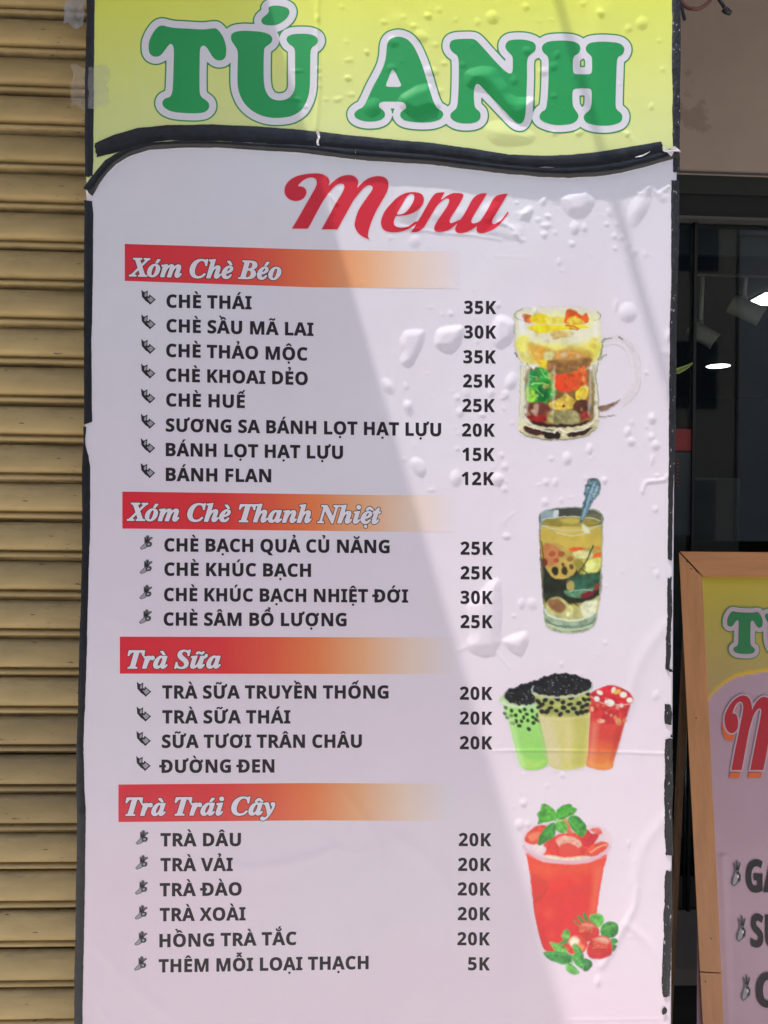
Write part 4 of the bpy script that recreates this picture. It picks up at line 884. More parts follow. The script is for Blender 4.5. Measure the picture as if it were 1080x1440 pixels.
def layout(text, G, x0, x1, yl, yr, cap, slant=0.0, bold=1.0, space=205, xh=None, track=6):
    """-> list of (contours in pixels, lift index)"""
    pen = 0; items = []
    for ch in text:
        if ch == ' ': pen += space; continue
        base = unicodedata.normalize('NFD', ch); b0 = base[0]; marks = [ord(c) for c in base[1:]]
        if ch in 'Đđ': b0, marks = 'D', ['bar']
        adv, cons = G[b0]
        items.append(([c + [pen, 0] for c in cons], 0))
        allp = np.concatenate(cons); cx = (allp[:, 0].min() + allp[:, 0].max()) / 2; top = allp[:, 1].max()
        if b0 == 'i': top = 330
        if b0 == 'i' and any(m_ != 0x323 for m_ in marks): pass
        mk = 0
        for m_ in marks:
            if m_ == 'bar':
                items.append(([np.array([(pen - 28, 205), (pen + 205, 205), (pen + 205, 278), (pen - 28, 278)])], 1)); continue
            if m_ == 0x31B:
                hx = allp[:, 0].max() + pen; hy = top
                if b0 in 'Oo': hx -= 62; hy -= 60
                sc = 1 if b0.isupper() else .72
                items.append(([stroke([(hx - 42 * sc, hy - 52 * sc), (hx + 18 * sc, hy - 42 * sc), (hx + 62 * sc, hy - 6 * sc), (hx + 66 * sc, hy + 50 * sc)], 62 * sc * bold)], 1)); continue
            k = 1.0 if b0.isupper() else .86
            dx = slant * (top + 60) if m_ != 0x323 else -slant * 90
            hx = -18 if 0x31B in marks else 0
            for c in mark(m_, 0 if m_ != 0x323 else 0, bold):
                c = c * k
                if m_ != 0x323:
                    c = c + [0, top]
                    if mk and m_ in (0x300, 0x301, 0x303, 0x309): c = (c - [0, top]) * .85 + [{0x300: -78, 0x301: 78, 0x309: 70}.get(m_, 0) if mk == 1 else 8, top + (58 if m_ != 0x303 and mk == 1 else 92)]
                items.append(([c + [pen + cx + dx + hx, 0]], 2 + mk))
            if m_ in (0x302, 0x306): mk = 1 if m_ == 0x302 else 2
        pen += adv + track + (38 if 0x31B in marks else 0)
    allx = np.concatenate([c[:, 0] for cs, l in items if l == 0 for c in cs]); a, b = allx.min(), allx.max()
    out = []
    for cs, l in items:
        o = []
        for c in cs:
            u = (c[:, 0] - a) / (b - a); X = x0 + u * (x1 - x0); Y = yl + (yr - yl) * u - c[:, 1] / CAPH * cap
            o.append(np.stack([X, Y], 1))
        out.append((o, l))
    return out
def grow(c, r):
    """offset a closed contour; sign follows its own winding"""
    p = np.roll(c, 1, 0); n = np.roll(c, -1, 0)
    def un(v): l = np.hypot(v[:, 0], v[:, 1])[:, None]; return v / np.maximum(l, 1e-6)
    a = un(c - p); b = un(n - c); t = un(a + b); nr = np.stack([t[:, 1], -t[:, 0]], 1)
    k = 1 / np.clip(np.sum(t * a, 1), .6, 1)
    return c + nr * (r * k)[:, None]
LIFT = .00010
def fill_mesh(items, lift, placer, split=None, bold=0.0):
    V = []; F_ = []; off = 0
    for cs, l in items:
        cs0 = cs
        if bold:
            big = max(cs, key=lambda c: abs(area(c))); sg = 1 if area(big) > 0 else -1
            cs = [grow(c, bold * sg) for c in cs]
        tri = tessellate_polygon([[Vector(((x - cs0[0][0, 0]) * 40, -(y - cs0[0][0, 1]) * 40, 0)) for x, y in c] for c in cs0])
        P = np.concatenate(cs)
        V.append((P, lift + l * .00002)); F_ += [tuple(i + off for i in t_) for t_ in tri]; off += len(P)
    P = np.concatenate([v[0] for v in V]); lf = np.concatenate([np.full(len(v[0]), v[1]) for v in V])
    if split:                                  # cut long triangles so that the print follows the blisters
        P = [tuple(p) for p in P]; lf = list(lf); T = list(F_)
        for _ in range(4):
            cache = {}; T2 = []
            def mid(i, j):
                k = (min(i, j), max(i, j))
                if k not in cache:
                    P.append(((P[i][0] + P[j][0]) / 2, (P[i][1] + P[j][1]) / 2)); lf.append((lf[i] + lf[j]) / 2); cache[k] = len(P) - 1
                return cache[k]
            def ln(i, j): return math.hypot(P[i][0] - P[j][0], P[i][1] - P[j][1]) > split
            for (i, j, k) in T:
                e = [ln(i, j), ln(j, k), ln(k, i)]
                if not any(e): T2.append((i, j, k)); continue
                if all(e):
                    a, b, c = mid(i, j), mid(j, k), mid(k, i); T2 += [(i, a, c), (a, j, b), (c, b, k), (a, b, c)]; continue
                r = [i, j, k]
                while not e[0]: r = r[1:] + r[:1]; e = e[1:] + e[:1]
                i, j, k = r; a = mid(i, j)
                if e[1]: b = mid(j, k); T2 += [(i, a, k), (a, b, k), (a, j, b)]
                elif e[2]: c = mid(k, i); T2 += [(i, a, c), (a, k, c), (a, j, k)]
                else: T2 += [(i, a, k), (a, j, k)]
            T = T2
        P = np.array(P); lf = np.array(lf); F_ = T
    W = placer(P[:, 0], P[:, 1], lf)
    out = []
    for (i, j, k) in F_:
        ar = (P[j][0] - P[i][0]) * (P[k][1] - P[i][1]) - (P[j][1] - P[i][1]) * (P[k][0] - P[i][0])
        if abs(ar) < 1e-7: continue
        out.append((i, j, k) if ar < 0 else (i, k, j))
    return W, out
def area(c): x, y = c[:, 0], c[:, 1]; return float(np.sum(x * np.roll(y, -1) - np.roll(x, -1) * y) / 2)
def smoothn(me, W):
    """shade the print with the normals of the film under it"""
    e = .0012
    X, Z = W[:, 0], W[:, 2]
    gx = (surf(X + e, Z) - surf(X - e, Z)) / (2 * e); gz = (surf(X, Z + e) - surf(X, Z - e)) / (2 * e)
    n = np.stack([-gx, -np.ones_like(gx), -gz], 1); n /= np.linalg.norm(n, axis=1)[:, None]
    me.normals_split_custom_set_from_vertices([tuple(v) for v in n])
def text_part(name, items, m, lift=LIFT, parent=None, split=4.5, bold=0.0, placer=None, curved=True):
    W, T = fill_mesh(items, lift, placer or on_board, split, bold)
    me = pymesh(name, W, T, True)
    if curved: smoothn(me, W)
    return link(name, me, m, parent or board)


def msq(field, X, Y, placer, lift):
    """solid mesh of the region field <= 0 on a pixel grid (marching squares, clean curved outline)"""
    ny_, nx_ = field.shape; ins = field <= 0
    V = []; F_ = []; vid = {}
    def vert(key, x, y):
        if key not in vid: vid[key] = len(V); V.append((x, y))
        return vid[key]
    cells = np.argwhere(ins[:-1, :-1] | ins[1:, :-1] | ins[:-1, 1:] | ins[1:, 1:])
    for i, j in cells:
        cs = [(i, j), (i + 1, j), (i + 1, j + 1), (i, j + 1)]; poly = []
        for k in range(4):
            a, b = cs[k], cs[(k + 1) % 4]; fa, fb = field[a], field[b]
            if fa <= 0: poly.append(vert(a, X[a], Y[a]))
            if (fa <= 0) != (fb <= 0):
                t_ = fa / (fa - fb); ky = (a, b) if a < b else (b, a)
                poly.append(vert(ky, X[a] + (X[b] - X[a]) * t_, Y[a] + (Y[b] - Y[a]) * t_))
        if len(poly) >= 3: F_.append(tuple(poly))
    P = np.array(V); W = placer(P[:, 0], P[:, 1], np.full(len(P), lift))
    return P, W, F_
def msq_part(name, field, X, Y, m, lift, parent=None, placer=None, curved=True):
    P, W, F_ = msq(field, X, Y, placer or on_board, lift)
    me = pymesh(name, W, F_, True)
    if curved: smoothn(me, W)
    return link(name, me, m, parent or board)
def tr(pts, ox, oy, s): return [(ox + p[0] / s, oy + p[1] / s) + tuple(p[2:]) for p in pts]


TT = tr([(145,500),(150,440),(180,370),(220,310),(260,277),(300,272),(350,285),(420,297),(560,305),(700,313),(770,310),(830,302),(870,307),(910,350),(945,410),(968,490),(970,570),(955,620),(920,642),(870,640),(830,610),(800,565),(770,515),(740,488),(715,490),(697,510),(690,550),(688,700),(686,850),(690,990),(710,1035),(750,1065),(785,1100),(787,1150),(750,1190),(690,1205),(610,1208),(500,1203),(400,1190),(330,1160),(295,1120),(293,1080),(320,1050),(365,1035),(388,1005),(400,950),(405,850),(410,700),(413,560),(408,500),(385,467),(355,485),(310,545),(270,590),(220,605),(175,590),(150,555)], 190, 0, 7.579)
UU = tr([(100,350),(110,320),(150,300),(220,292),(300,295),(380,302),(450,320),(490,355),(485,400),(450,430),(420,455),(413,500),(410,620),(412,760),(425,850),(465,920),(520,948),(580,952),(640,935),(685,890),(707,830),(708,700),(708,560),(706,480),(690,445),(650,415),(628,380),(640,345),(690,325),(770,320),(850,325),(910,350),(925,390),(905,425),(870,450),(855,490),(852,600),(850,720),(845,850),(820,950),(770,1040),(690,1095),(600,1115),(500,1118),(400,1100),(300,1050),(220,970),(175,870),(162,780),(163,640),(165,520),(158,470),(130,425),(105,385)], 310, 0, 6.75)
AC = tr([(455,75),(480,58),(530,53),(600,62),(645,85),(655,120),(635,165),(590,205),(530,235),(460,240),(410,230),(388,205),(395,175),(430,145),(460,110)], 310, 0, 6.75)
AA = tr([(440,270),(470,232),(530,213),(590,222),(640,250),(690,310),(730,390),(770,490),(810,620),(845,740),(880,840),(915,895),(955,920),(968,955),(940,995),(870,1020),(780,1027),(680,1022),(600,1005),(560,970),(565,930),(600,905),(615,880),(600,845),(570,832),(490,828),(390,830),(360,850),(360,885),(400,915),(415,950),(400,985),(350,1010),(270,1018),(190,1008),(135,980),(125,940),(160,905),(205,880),(250,800),(300,690),(360,580),(405,480),(425,390),(430,320)], 480, 20, 6.75)
AH = tr([(488,525),(515,555),(545,620),(568,670),(555,688),(490,690),(430,685),(425,665),(445,610),(470,545)], 480, 20, 6.75)
NN = tr([(150,290),(165,255),(210,238),(300,233),(370,235),(410,255),(480,330),(560,420),(640,505),(700,555),(735,562),(748,530),(750,450),(745,400),(715,365),(685,330),(682,285),(715,250),(790,240),(880,245),(950,270),(968,305),(960,350),(920,380),(895,410),(885,470),(885,600),(880,750),(875,880),(865,980),(840,1030),(810,1040),(770,1020),(700,950),(600,845),(500,740),(440,675),(410,660),(390,690),(380,750),(385,850),(400,895),(435,925),(445,965),(430,1005),(380,1030),(300,1037),(220,1025),(165,990),(160,945),(190,915),(215,890),(228,830),(235,700),(238,560),(235,440),(220,390),(180,360),(155,325)], 610, 20, 6.75)
HH = tr([(148,325),(165,285),(220,258),(340,250),(440,258),(500,285),(513,325),(500,365),(460,395),(445,430),(443,510),(450,555),(475,568),(540,570),(600,568),(622,550),(625,480),(622,410),(600,380),(570,350),(568,310),(600,275),(680,262),(780,262),(880,275),(925,310),(930,350),(910,385),(870,410),(860,470),(855,600),(850,750),(850,880),(870,915),(905,945),(912,985),(890,1025),(820,1050),(730,1058),(640,1050),(570,1025),(545,985),(560,945),(600,910),(618,860),(622,760),(615,715),(590,705),(540,703),(480,705),(445,720),(438,790),(445,870),(470,915),(495,955),(485,1000),(440,1035),(360,1050),(270,1050),(190,1030),(135,1000),(127,960),(150,925),(185,900),(200,820),(208,700),(212,560),(212,440),(200,395),(165,365)], 740, 20, 6.75)
ST = 1.6
X, Y = np.meshgrid(np.arange(188, 905, ST), np.arange(-12, 200, ST))
f_all = np.full(X.shape, 1e3)
letters = []
for nm, cs in (('T', [TT]), ('U', [UU]), ('acute', [AC]), ('A', [AA, AH]), ('N', [NN]), ('H', [HH])):
    C = [spline(c, 3) for c in cs]; lo = C[0].min(0) - 16; hi = C[0].max(0) + 16
    w = np.ix_((Y[:, 0] > lo[1]) & (Y[:, 0] < hi[1]), (X[0] > lo[0]) & (X[0] < hi[0]))
    d = sdf(C, X[w], Y[w]); f_all[w] = np.minimum(f_all[w], d)
    msq_part('title_letter', d, X[w], Y[w], M['ink_green'], .00030)
msq_part('title_outline', f_all - 11.9, X, Y, M['ink_green2'], .00010)
# the A's small hole stays white like the outline
msq_part('title_outline', f_all - 9.9, X, Y, M['ink_white'], .00020)

MM = tr([(65,240),(75,195),(110,150),(170,115),(250,95),(340,88),(400,95),(445,120),(465,155),(455,205,1),(500,160),(560,120),(620,103),(680,110),(718,145),(722,180),(710,225,1),(760,170),(820,130),(890,113),(950,120),(985,150),(992,200),(975,260),(930,340),(880,430),(840,520),(815,600),(810,650),(824,678,1),(760,650),(715,610),(692,560),(695,510),(720,430),(760,360),(810,290),(845,240),(852,215),(840,197),(810,195),(770,220),(730,265),(680,330),(640,400),(590,490),(537,588,1),(395,588,1),(450,490),(520,360),(580,260),(598,215),(595,190),(575,180),(540,185),(500,215),(450,275),(400,350),(350,440),(300,535),(272,582,1),(130,582,1),(185,490),(250,375),(310,270),(345,205),(352,165),(340,135),(310,125),(270,130),(225,155),(190,190),(188,203),(215,205),(245,220),(260,250),(250,290),(220,320),(170,335),(120,325),(85,300),(68,270)], 390, 230, 6.353)
EE = tr([(302,230),(300,200),(285,178),(255,166),(215,163),(160,172),(100,205),(50,255),(5,310),(-20,370),(-22,410),(-5,445),(30,463),(75,468),(125,463),(175,447),(215,425),(262,385,1),(235,388),(190,420),(145,434),(105,430),(78,412),(75,380),(90,343,1),(150,340),(205,327),(255,300),(288,265)], 540, 240, 5.4)
EH = tr([(205,175),(225,182),(230,205),(215,250),(180,300),(150,325),(115,333),(98,328),(115,295),(150,235),(180,190)], 540, 240, 5.4)
N2 = tr([(460,163,1),(400,170),(370,195),(335,250),(290,330),(250,395),(225,440),(203,468,1),(250,465),(285,445),(310,420),(330,385),(370,320),(400,270),(440,230),(470,212),(490,213),(495,230),(480,270),(440,330),(400,390),(382,430),(385,455),(410,466),(450,463),(500,445),(545,410),(580,370,1),(530,392),(505,398),(498,380),(510,350),(550,290),(590,220),(602,190),(595,175),(565,170),(520,172),(480,190),(445,215),(430,220,1)], 540, 240, 5.4)
U2 = tr([(782,172,1),(740,173),(700,190),(670,220),(640,275),(600,345),(555,405),(541,440),(548,465),(580,475),(620,468),(670,445),(710,415),(760,365,1),(735,380),(700,397),(672,400),(663,388),(670,360),(705,300),(745,235)], 540, 240, 5.4)
U3 = tr([(940,175,1),(890,180),(850,195),(820,230),(790,290),(750,355),(715,405),(702,440),(712,468),(750,474),(800,460),(860,425),(910,370),(945,320),(940,312),(930,325),(890,375),(850,400),(830,405),(820,395),(825,370),(860,310),(905,235)], 540, 240, 5.4)
ST = 1.0
X, Y = np.meshgrid(np.arange(394, 722, ST), np.arange(236, 344, ST))
fm = np.full(X.shape, 1e3)
for cs in ([MM], [EE, EH], [N2], [U2], [U3]):
    C = [spline(c, 4) for c in cs]; lo = C[0].min(0) - 6; hi = C[0].max(0) + 6
    w = np.ix_((Y[:, 0] > lo[1]) & (Y[:, 0] < hi[1]), (X[0] > lo[0]) & (X[0] < hi[0]))
    if len(cs) == 2: fm[w] = np.minimum(fm[w], np.maximum(sdf([C[0]], X[w], Y[w]), -sdf([C[1]], X[w], Y[w])))
    else: fm[w] = np.minimum(fm[w], sdf(C, X[w], Y[w]))
msq_part('menu_word_edge', fm - 1.3, X, Y, M['ink_pink'], .00012)
msq_part('menu_word', fm, X, Y, M['ink_red'], .00024)

LINES = [('CHÈ THÁI',234.5,353.5,432.3,434.8),('CHÈ SẦU MÃ LAI',234.5,440.5,466.9,472.2),('CHÈ THẢO MỘC',234,432,501.6,506.9),('CHÈ KHOAI DẺO',234,432.5,536.2,541.3),
 ('CHÈ HUẾ',234,344,571.2,573.6),('SƯƠNG SA BÁNH LỌT HẠT LỰU',233.5,620,606.7,613.3),('BÁNH LỌT HẠT LỰU',233.5,482,641.1,645.2),('BÁNH FLAN',233.5,381,676.1,678),
 ('CHÈ BẠCH QUẢ CỦ NĂNG',231.5,547.5,775.2,777.7),('CHÈ KHÚC BẠCH',231.5,437,809.3,811),('CHÈ KHÚC BẠCH NHIỆT ĐỚI',231,573.5,845,847.2),('CHÈ SÂM BỔ LƯỢNG',230.5,487,879.5,880.4),
 ('TRÀ SỮA TRUYỀN THỐNG',228.5,546,982.2,982.2),('TRÀ SỮA THÁI',228.5,408,1017.1,1017.1),('SỮA TƯƠI TRÂN CHÂU',228,508.5,1051.5,1051.2),('ĐƯỜNG ĐEN',227.5,385.5,1086.6,1086.1),
 ('TRÀ DÂU',226,338.5,1190,1189.6),('TRÀ VẢI',226,327,1225,1224.6),('TRÀ ĐÀO',225,339.5,1260.3,1259),('TRÀ XOÀI',225,345,1295.3,1294),('HỒNG TRÀ TẮC',224.5,416.5,1331.9,1328.5),
 ('THÊM MỖI LOẠI THẠCH',223.5,518,1367.3,1362.5)]
for tx, a, b, yl_, yr_ in LINES:
    text_part('menu_line', layout(tx, GS, a, b, yl_, yr_, 18.0, track=12, space=185), M['ink_dark'], bold=.42)
PR = [('35K',653,697.5,441.1),('30K',653,697.5,475.7),('35K',652,697,510.6),('25K',651.5,696,544.6),('25K',650.5,695.5,579),('20K',650,695.5,613.6),('15K',650.5,695,647.8),('12K',649.5,694.5,681.8),
 ('25K',648,693,779.8),('25K',648,692.5,814.4),('30K',648,692.5,848.9),('25K',648,692.5,883),('20K',647,692,983.8),('20K',647,692,1018.7),('20K',647,692,1053.4),
 ('20K',645.5,690.5,1189.6),('20K',644.5,690,1224.5),('20K',644,689.5,1259),('20K',644,689,1293.8),('20K',643.5,688.5,1329),('5K',658.5,688.5,1364.2)]
for tx, a, b, y_ in PR:
    text_part('price', layout(tx, GS, a, b, y_ - .1, y_ + .3, 17.8, track=34), M['ink_dark'], bold=.36, split=2.5)

# heading bars: red running to orange and out into the white
BARS = [([(175.5,343,395),(440,351,404),(645,354,406)], 'Xóm Chè Béo', 182,395,388,393,26.5), ([(172,691.3,743.3),(540,696.3,747.5),(640,697,748)], 'Xóm Chè Thanh Nhiệt', 179,535,731.6,736,25.6),
        ([(168.5,895.3,947.3),(610,896.6,947.9),(642,896.7,948.3)], 'Trà Sữa', 180,309.7,939.6,939.2,26), ([(166.5,1103.2,1156),(440,1101.3,1153.6),(636,1102.4,1154.6)], 'Trà Trái Cây', 177,386.4,1146.6,1145.6,26)]
stops = [0, .30, .45, .58, .72, .86, 1.0]
cols = np.array([ink((220, 40, 60)), ink((222, 56, 62)), ink((226, 88, 66)), ink((232, 122, 78)), ink((231, 163, 126)), ink((230, 194, 186)), np.array([.775, .715, .765])])
for bar, tx, a, b, yl_, yr_, cap in BARS:
    B = np.array(bar, float); xs = np.arange(B[0, 0], B[-1, 0] + 2, 2.4); n = 14; v = np.linspace(0, 1, n)
    top = np.interp(xs, B[:, 0], B[:, 1]); bot = np.interp(xs, B[:, 0], B[:, 2])
    X = np.repeat(xs[None], n, 0); Y = top + (bot - top) * v[:, None]
    P = on_board(X, Y, np.full(X.shape, .00010)); nx_ = len(xs)
    I = np.arange(n - 1)[:, None] * nx_ + np.arange(nx_ - 1)[None, :]
    W = P.reshape(-1, 3); me = npmesh('heading_bar', W, np.stack([I, I + nx_, I + nx_ + 1, I + 1], -1).reshape(-1, 4))
    s = (X - xs[0]) / (xs[-1] - xs[0]); rgb = np.stack([np.interp(s, stops, cols[:, k]) for k in range(3)], -1)
    set_print(me, rgb.reshape(-1, 3)); smoothn(me, W)
    hb = link('heading_bar', me, M['vinyl'], board)
    it = layout(tx, GI, a, b, yl_, yr_, cap, slant=.22, bold=.9, space=150, track=4)
    ap = np.concatenate([c for cs, l in it for c in cs]); lo = ap.min(0) - 3; hi = ap.max(0) + 3
    X, Y = np.meshgrid(np.arange(lo[0], hi[0], .62), np.arange(lo[1], hi[1], .62)); fd = np.full(X.shape, 1e3)
    for cs, l in it:
        q = np.concatenate(cs); w = np.ix_((Y[:, 0] > q[:, 1].min() - 3) & (Y[:, 0] < q[:, 1].max() + 3), (X[0] > q[:, 0].min() - 3) & (X[0] < q[:, 0].max() + 3))
        fd[w] = np.minimum(fd[w], sdf(cs, X[w], Y[w]))
    msq_part('heading_shadow', fd - 1.85, X, Y, M['ink_dark'], .00020)
    msq_part('heading', fd - .9, X, Y, M['ink_cream'], .00032)

# bullets
def flat(polys, ox, oy, s, placer=None, parent=None, name='bullet', curved=True, lift0=.00012):
    """one small printed sign made of stacked tone areas; polys = [(points, material)]"""
    root = None
    for k, (p, m) in enumerate(polys):
        pts = np.array([(ox + x / s, oy + y / s) for x, y in p])
        W, T = fill_mesh([([pts], 0)], lift0 + k * .00005, placer or on_board, 4.0)
        me = pymesh(name if not root else 'bullet_tone', W, T, True)
        if curved: smoothn(me, W)
        if root is None: root = link(name, me, m, parent or board)
        else:
            link('bullet_tone', me, m, root)
    return root
ARROW = [([(345,85),(392,128),(402,128),(455,98),(450,190),(468,205),(482,165),(588,252),(492,342),(468,312),(420,280),(355,205)], M['ink_dark']),
         ([(402,150),(440,128),(436,190),(420,205),(398,196)], M['ink_grey']), ([(445,228),(478,232),(502,198),(560,252),(502,304),(470,270)], M['ink_grey'])]
HAND = [([(318,368),(345,398),(410,378),(452,350),(440,300),(405,268),(385,300)], M['ink_mid']), ([(335,368),(350,384),(405,366),(430,345),(420,305),(402,290),(388,318)], M['ink_grey']),
        ([(396,178),(420,182),(436,150),(470,155),(486,190),(530,178),(540,205),(498,232),(478,262),(520,270),(528,310),(505,345),(450,352),(425,335),(420,300),(396,275)], M['ink_mid']),
        ([(404,200),(425,205),(440,240),(450,170),(462,172),(462,238),(505,208),(470,262),(440,285),(408,270)], M['ink_dark']),
        ([(436,292),(470,268),(508,280),(516,306),(496,338),(452,345),(432,325)], M['ink_dark']), ([(446,298),(470,285),(492,292),(494,312),(478,326),(452,326)], M['ink_grey'])]
for k in range(8): flat(ARROW, 170 - .12 * k, LINES[k][3] - 14.6 - 17.5, 12)
for k in range(8, 12): flat(HAND, 170 - .45 * (k - 8), LINES[k][3] - 35.2, 12)
for k in range(12, 16): flat(ARROW, 163.7 - .3 * (k - 12), LINES[k][3] - 13.2 - 17.5, 12)
for k in range(16, 22): flat(HAND, 164 - .45 * (k - 16), LINES[k][3] - 35.2, 12)


# ================================================================== PRINTED DRINKS (flat print, painted point by point)
class Paint:
    def __init__(s, x0, x1, y0, y1, ox, oy, sc, paper, step=.95, warp=2.0):
        s.X, s.Y = np.meshgrid(np.arange(x0, x1, step), np.arange(y0, y1, step)); s.ox, s.oy, s.sc = ox, oy, sc
        s.C = np.ones(s.X.shape + (3,)) * paper; s.A = np.zeros(s.X.shape); s.U = (s.X - ox) * sc; s.V = (s.Y - oy) * sc
        s.px = sc * step; s.wu = vnoise(s.U, s.V, 17, 201, 3) * warp; s.wv = vnoise(s.U + 500, s.V, 17, 202, 3) * warp
    def _put(s, al, col, cover):
        al = np.clip(al, 0, 1)[..., None]
        s.C = s.C * (1 - al) + col * al
        if cover: s.A = np.maximum(s.A, al[..., 0])
    def P(s, pts, col, soft=1.0, al=1.0, cover=True, k=4, mot=None, grad=None):
        """filled area; soft edge in crop units/px, mot=(scale, amount, seed) mottling, grad=(colour2, x0,y0,x1,y1)"""
        p = spline(pts, k); m_ = soft * s.px + 2
        w = np.ix_((s.V[:, 0] > p[:, 1].min() - m_) & (s.V[:, 0] < p[:, 1].max() + m_), (s.U[0] > p[:, 0].min() - m_) & (s.U[0] < p[:, 0].max() + m_))
        if s.U[w].size == 0: return
        d = sdf([p], s.U[w] + s.wu[w], s.V[w] + s.wv[w]); a = np.clip(.5 - d / (soft * s.px), 0, 1) * al
        c = np.ones(a.shape + (3,)) * ink(col)
        if grad:
            c2, x0, y0, x1, y1 = grad; t = ((s.U[w] - x0) * (x1 - x0) + (s.V[w] - y0) * (y1 - y0)) / ((x1 - x0) ** 2 + (y1 - y0) ** 2)
            t = np.clip(t, 0, 1)[..., None]; c = c * (1 - t) + ink(c2) * t
        if mot: c = c * np.exp(mot[1] * 1.7 * vnoise(s.U[w] + s.wu[w] * 2, s.V[w] + s.wv[w] * 2, mot[0] * 1.7, mot[2], 3)[..., None])
        full = np.zeros(s.X.shape); full[w] = a; cf = np.zeros(s.C.shape); cf[w] = c
        s._put(full, cf, cover)
    def E(s, cx, cy, rx, ry, col, rot=0, **kw):
        a = np.linspace(0, 2 * math.pi, 10, endpoint=False); r = math.radians(rot)
        s.P([(cx + rx * math.cos(t) * math.cos(r) - ry * math.sin(t) * math.sin(r), cy + rx * math.cos(t) * math.sin(r) + ry * math.sin(t) * math.cos(r)) for t in a], col, k=2, **kw)
    def L(s, pts, wd, col, al=1.0, cover=True, soft=1.0):
        p = spline(pts, 5, False); l, r = wd if isinstance(wd, tuple) else (wd, wd)
        t = np.gradient(p, axis=0); n = np.stack([-t[:, 1], t[:, 0]], 1) / (np.hypot(t[:, 0], t[:, 1])[:, None] + 1e-9); ww = np.linspace(l, r, len(p))[:, None] / 2
        s.P([tuple(q) for q in np.r_[p + n * ww, (p - n * ww)[::-1]]], col, al=al, cover=cover, k=1, soft=soft)
    def scat(s, poly, n, r, cols, seed, al=1.0, asp=(.7, 1), soft=1.0):
        rs = np.random.RandomState(seed); p = spline(poly, 3); k = 0; tries = 0
        while k < n and tries < n * 30:
            tries += 1; x = rs.uniform(p[:, 0].min(), p[:, 0].max()); y = rs.uniform(p[:, 1].min(), p[:, 1].max())
            if sdf([p], np.array([x]), np.array([y]))[0] > 0: continue
            rr = rs.uniform(*r); s.E(x, y, rr, rr * rs.uniform(*asp), cols[rs.randint(len(cols))], rs.uniform(0, 180), al=al, soft=soft); k += 1
    def grain(s, amp=.05, seed=5):
        A = s.A[..., None] + .02; C = s.C * A                       # soften like a printed photograph
        k = lambda Z: (np.roll(Z, 1, 0) + np.roll(Z, -1, 0) + np.roll(Z, 1, 1) + np.roll(Z, -1, 1)) / 8 + Z / 2
        s.C = k(C) / k(A)
        s.C = np.clip(s.C * (1 + amp * vnoise(s.X, s.Y, 3.2, seed, 2)[..., None]), .004, .86)
    def build(s, name, label=None, lift=.00014):
        W = on_board(s.X, s.Y, np.full(s.X.shape, lift)).reshape(-1, 3); ny_, nx_ = s.X.shape
        I = np.arange(ny_ - 1)[:, None] * nx_ + np.arange(nx_ - 1)[None, :]
        m_ = (s.A[:-1, :-1] + s.A[1:, :-1] + s.A[:-1, 1:] + s.A[1:, 1:]) > .35
        Q = np.stack([I, I + nx_, I + nx_ + 1, I + 1], -1)[m_].reshape(-1, 4)
        u = np.zeros(nx_ * ny_, bool); u[Q.ravel()] = True; idx = np.cumsum(u) - 1
        me = npmesh(name, W[u], idx[Q]); set_print(me, s.C.reshape(-1, 3)[u]); smoothn(me, W[u])
        o = link(name, me, M['vinyl'], board)
        if label: o['label'] = label
        return o


PAPER = np.array([.79, .715, .775])
# ---- beer-mug of layered dessert (crop origin 640,380, 3.375 per px)
d = Paint(718, 902, 430, 622, 640, 380, 3.375, PAPER, warp=6)
body = [(284,205),(284,260),(283,330),(292,392),(318,440),(304,480),(306,600),(300,690),(306,762),(370,792),(490,803),(610,788),(664,758),(684,700),(676,600),(664,500),(676,440),(697,380),(692,300),(690,205),(640,180),(490,172),(340,182)]
d.P(body, (222, 208, 198), mot=(40, .06, 1))
d.P([(290,330),(300,390),(340,440),(640,450),(688,380),(690,330),(600,300),(400,300)], (226, 205, 110), soft=4, mot=(40, .18, 2))
d.P([(300,300),(310,330),(400,345),(560,350),(680,320),(688,285),(600,255),(400,255)], (226, 214, 196), soft=6, al=.95, mot=(30, .08, 3))
d.P([(300,310),(296,370),(330,392),(360,350),(345,315)], (232, 216, 110), soft=5, mot=(20, .12, 5))
d.P([(640,325),(640,385),(680,395),(695,350),(685,315)], (228, 208, 90), soft=5, mot=(20, .15, 6))
d.P([(310,205),(330,235),(400,260),(560,268),(650,262),(675,240),(670,215),(600,205),(500,200),(380,205)], (232, 220, 170), soft=3, mot=(22, .1, 4))
d.P([(315,212),(330,240),(358,250),(368,225),(350,208)], (214, 112, 62), soft=2, mot=(10, .35, 7))
d.P([(352,232),(380,252),(430,255),(445,230),(425,208),(385,207)], (236, 196, 40), soft=2, mot=(14, .2, 8))
d.P([(345,265),(370,292),(430,298),(520,285),(570,282),(640,272),(600,258),(500,262),(420,258)], (240, 202, 38), soft=2.5, mot=(16, .22, 9))
d.P([(430,225),(440,250),(500,258),(540,240),(500,222)], (238, 206, 90), soft=3, mot=(12, .2, 91))
d.P([(520,252),(522,220),(530,190),(550,184),(580,200),(600,212),(625,206),(634,235),(630,248),(600,256),(560,262)], (226, 92, 36), soft=1.5, mot=(12, .3, 10))
d.P([(530,245),(545,225),(575,222),(600,235),(612,250),(580,258),(545,258)], (240, 190, 70), soft=2, mot=(9, .3, 11))
d.L([(520,262),(560,268),(590,280)], 7, (214, 100, 40)); d.L([(540,276),(585,284)], 5, (170, 80, 40))
d.P([(450,300),(470,330),(500,322),(540,318),(560,298),(520,288),(480,290)], (206, 168, 110), soft=3, mot=(10, .2, 12))
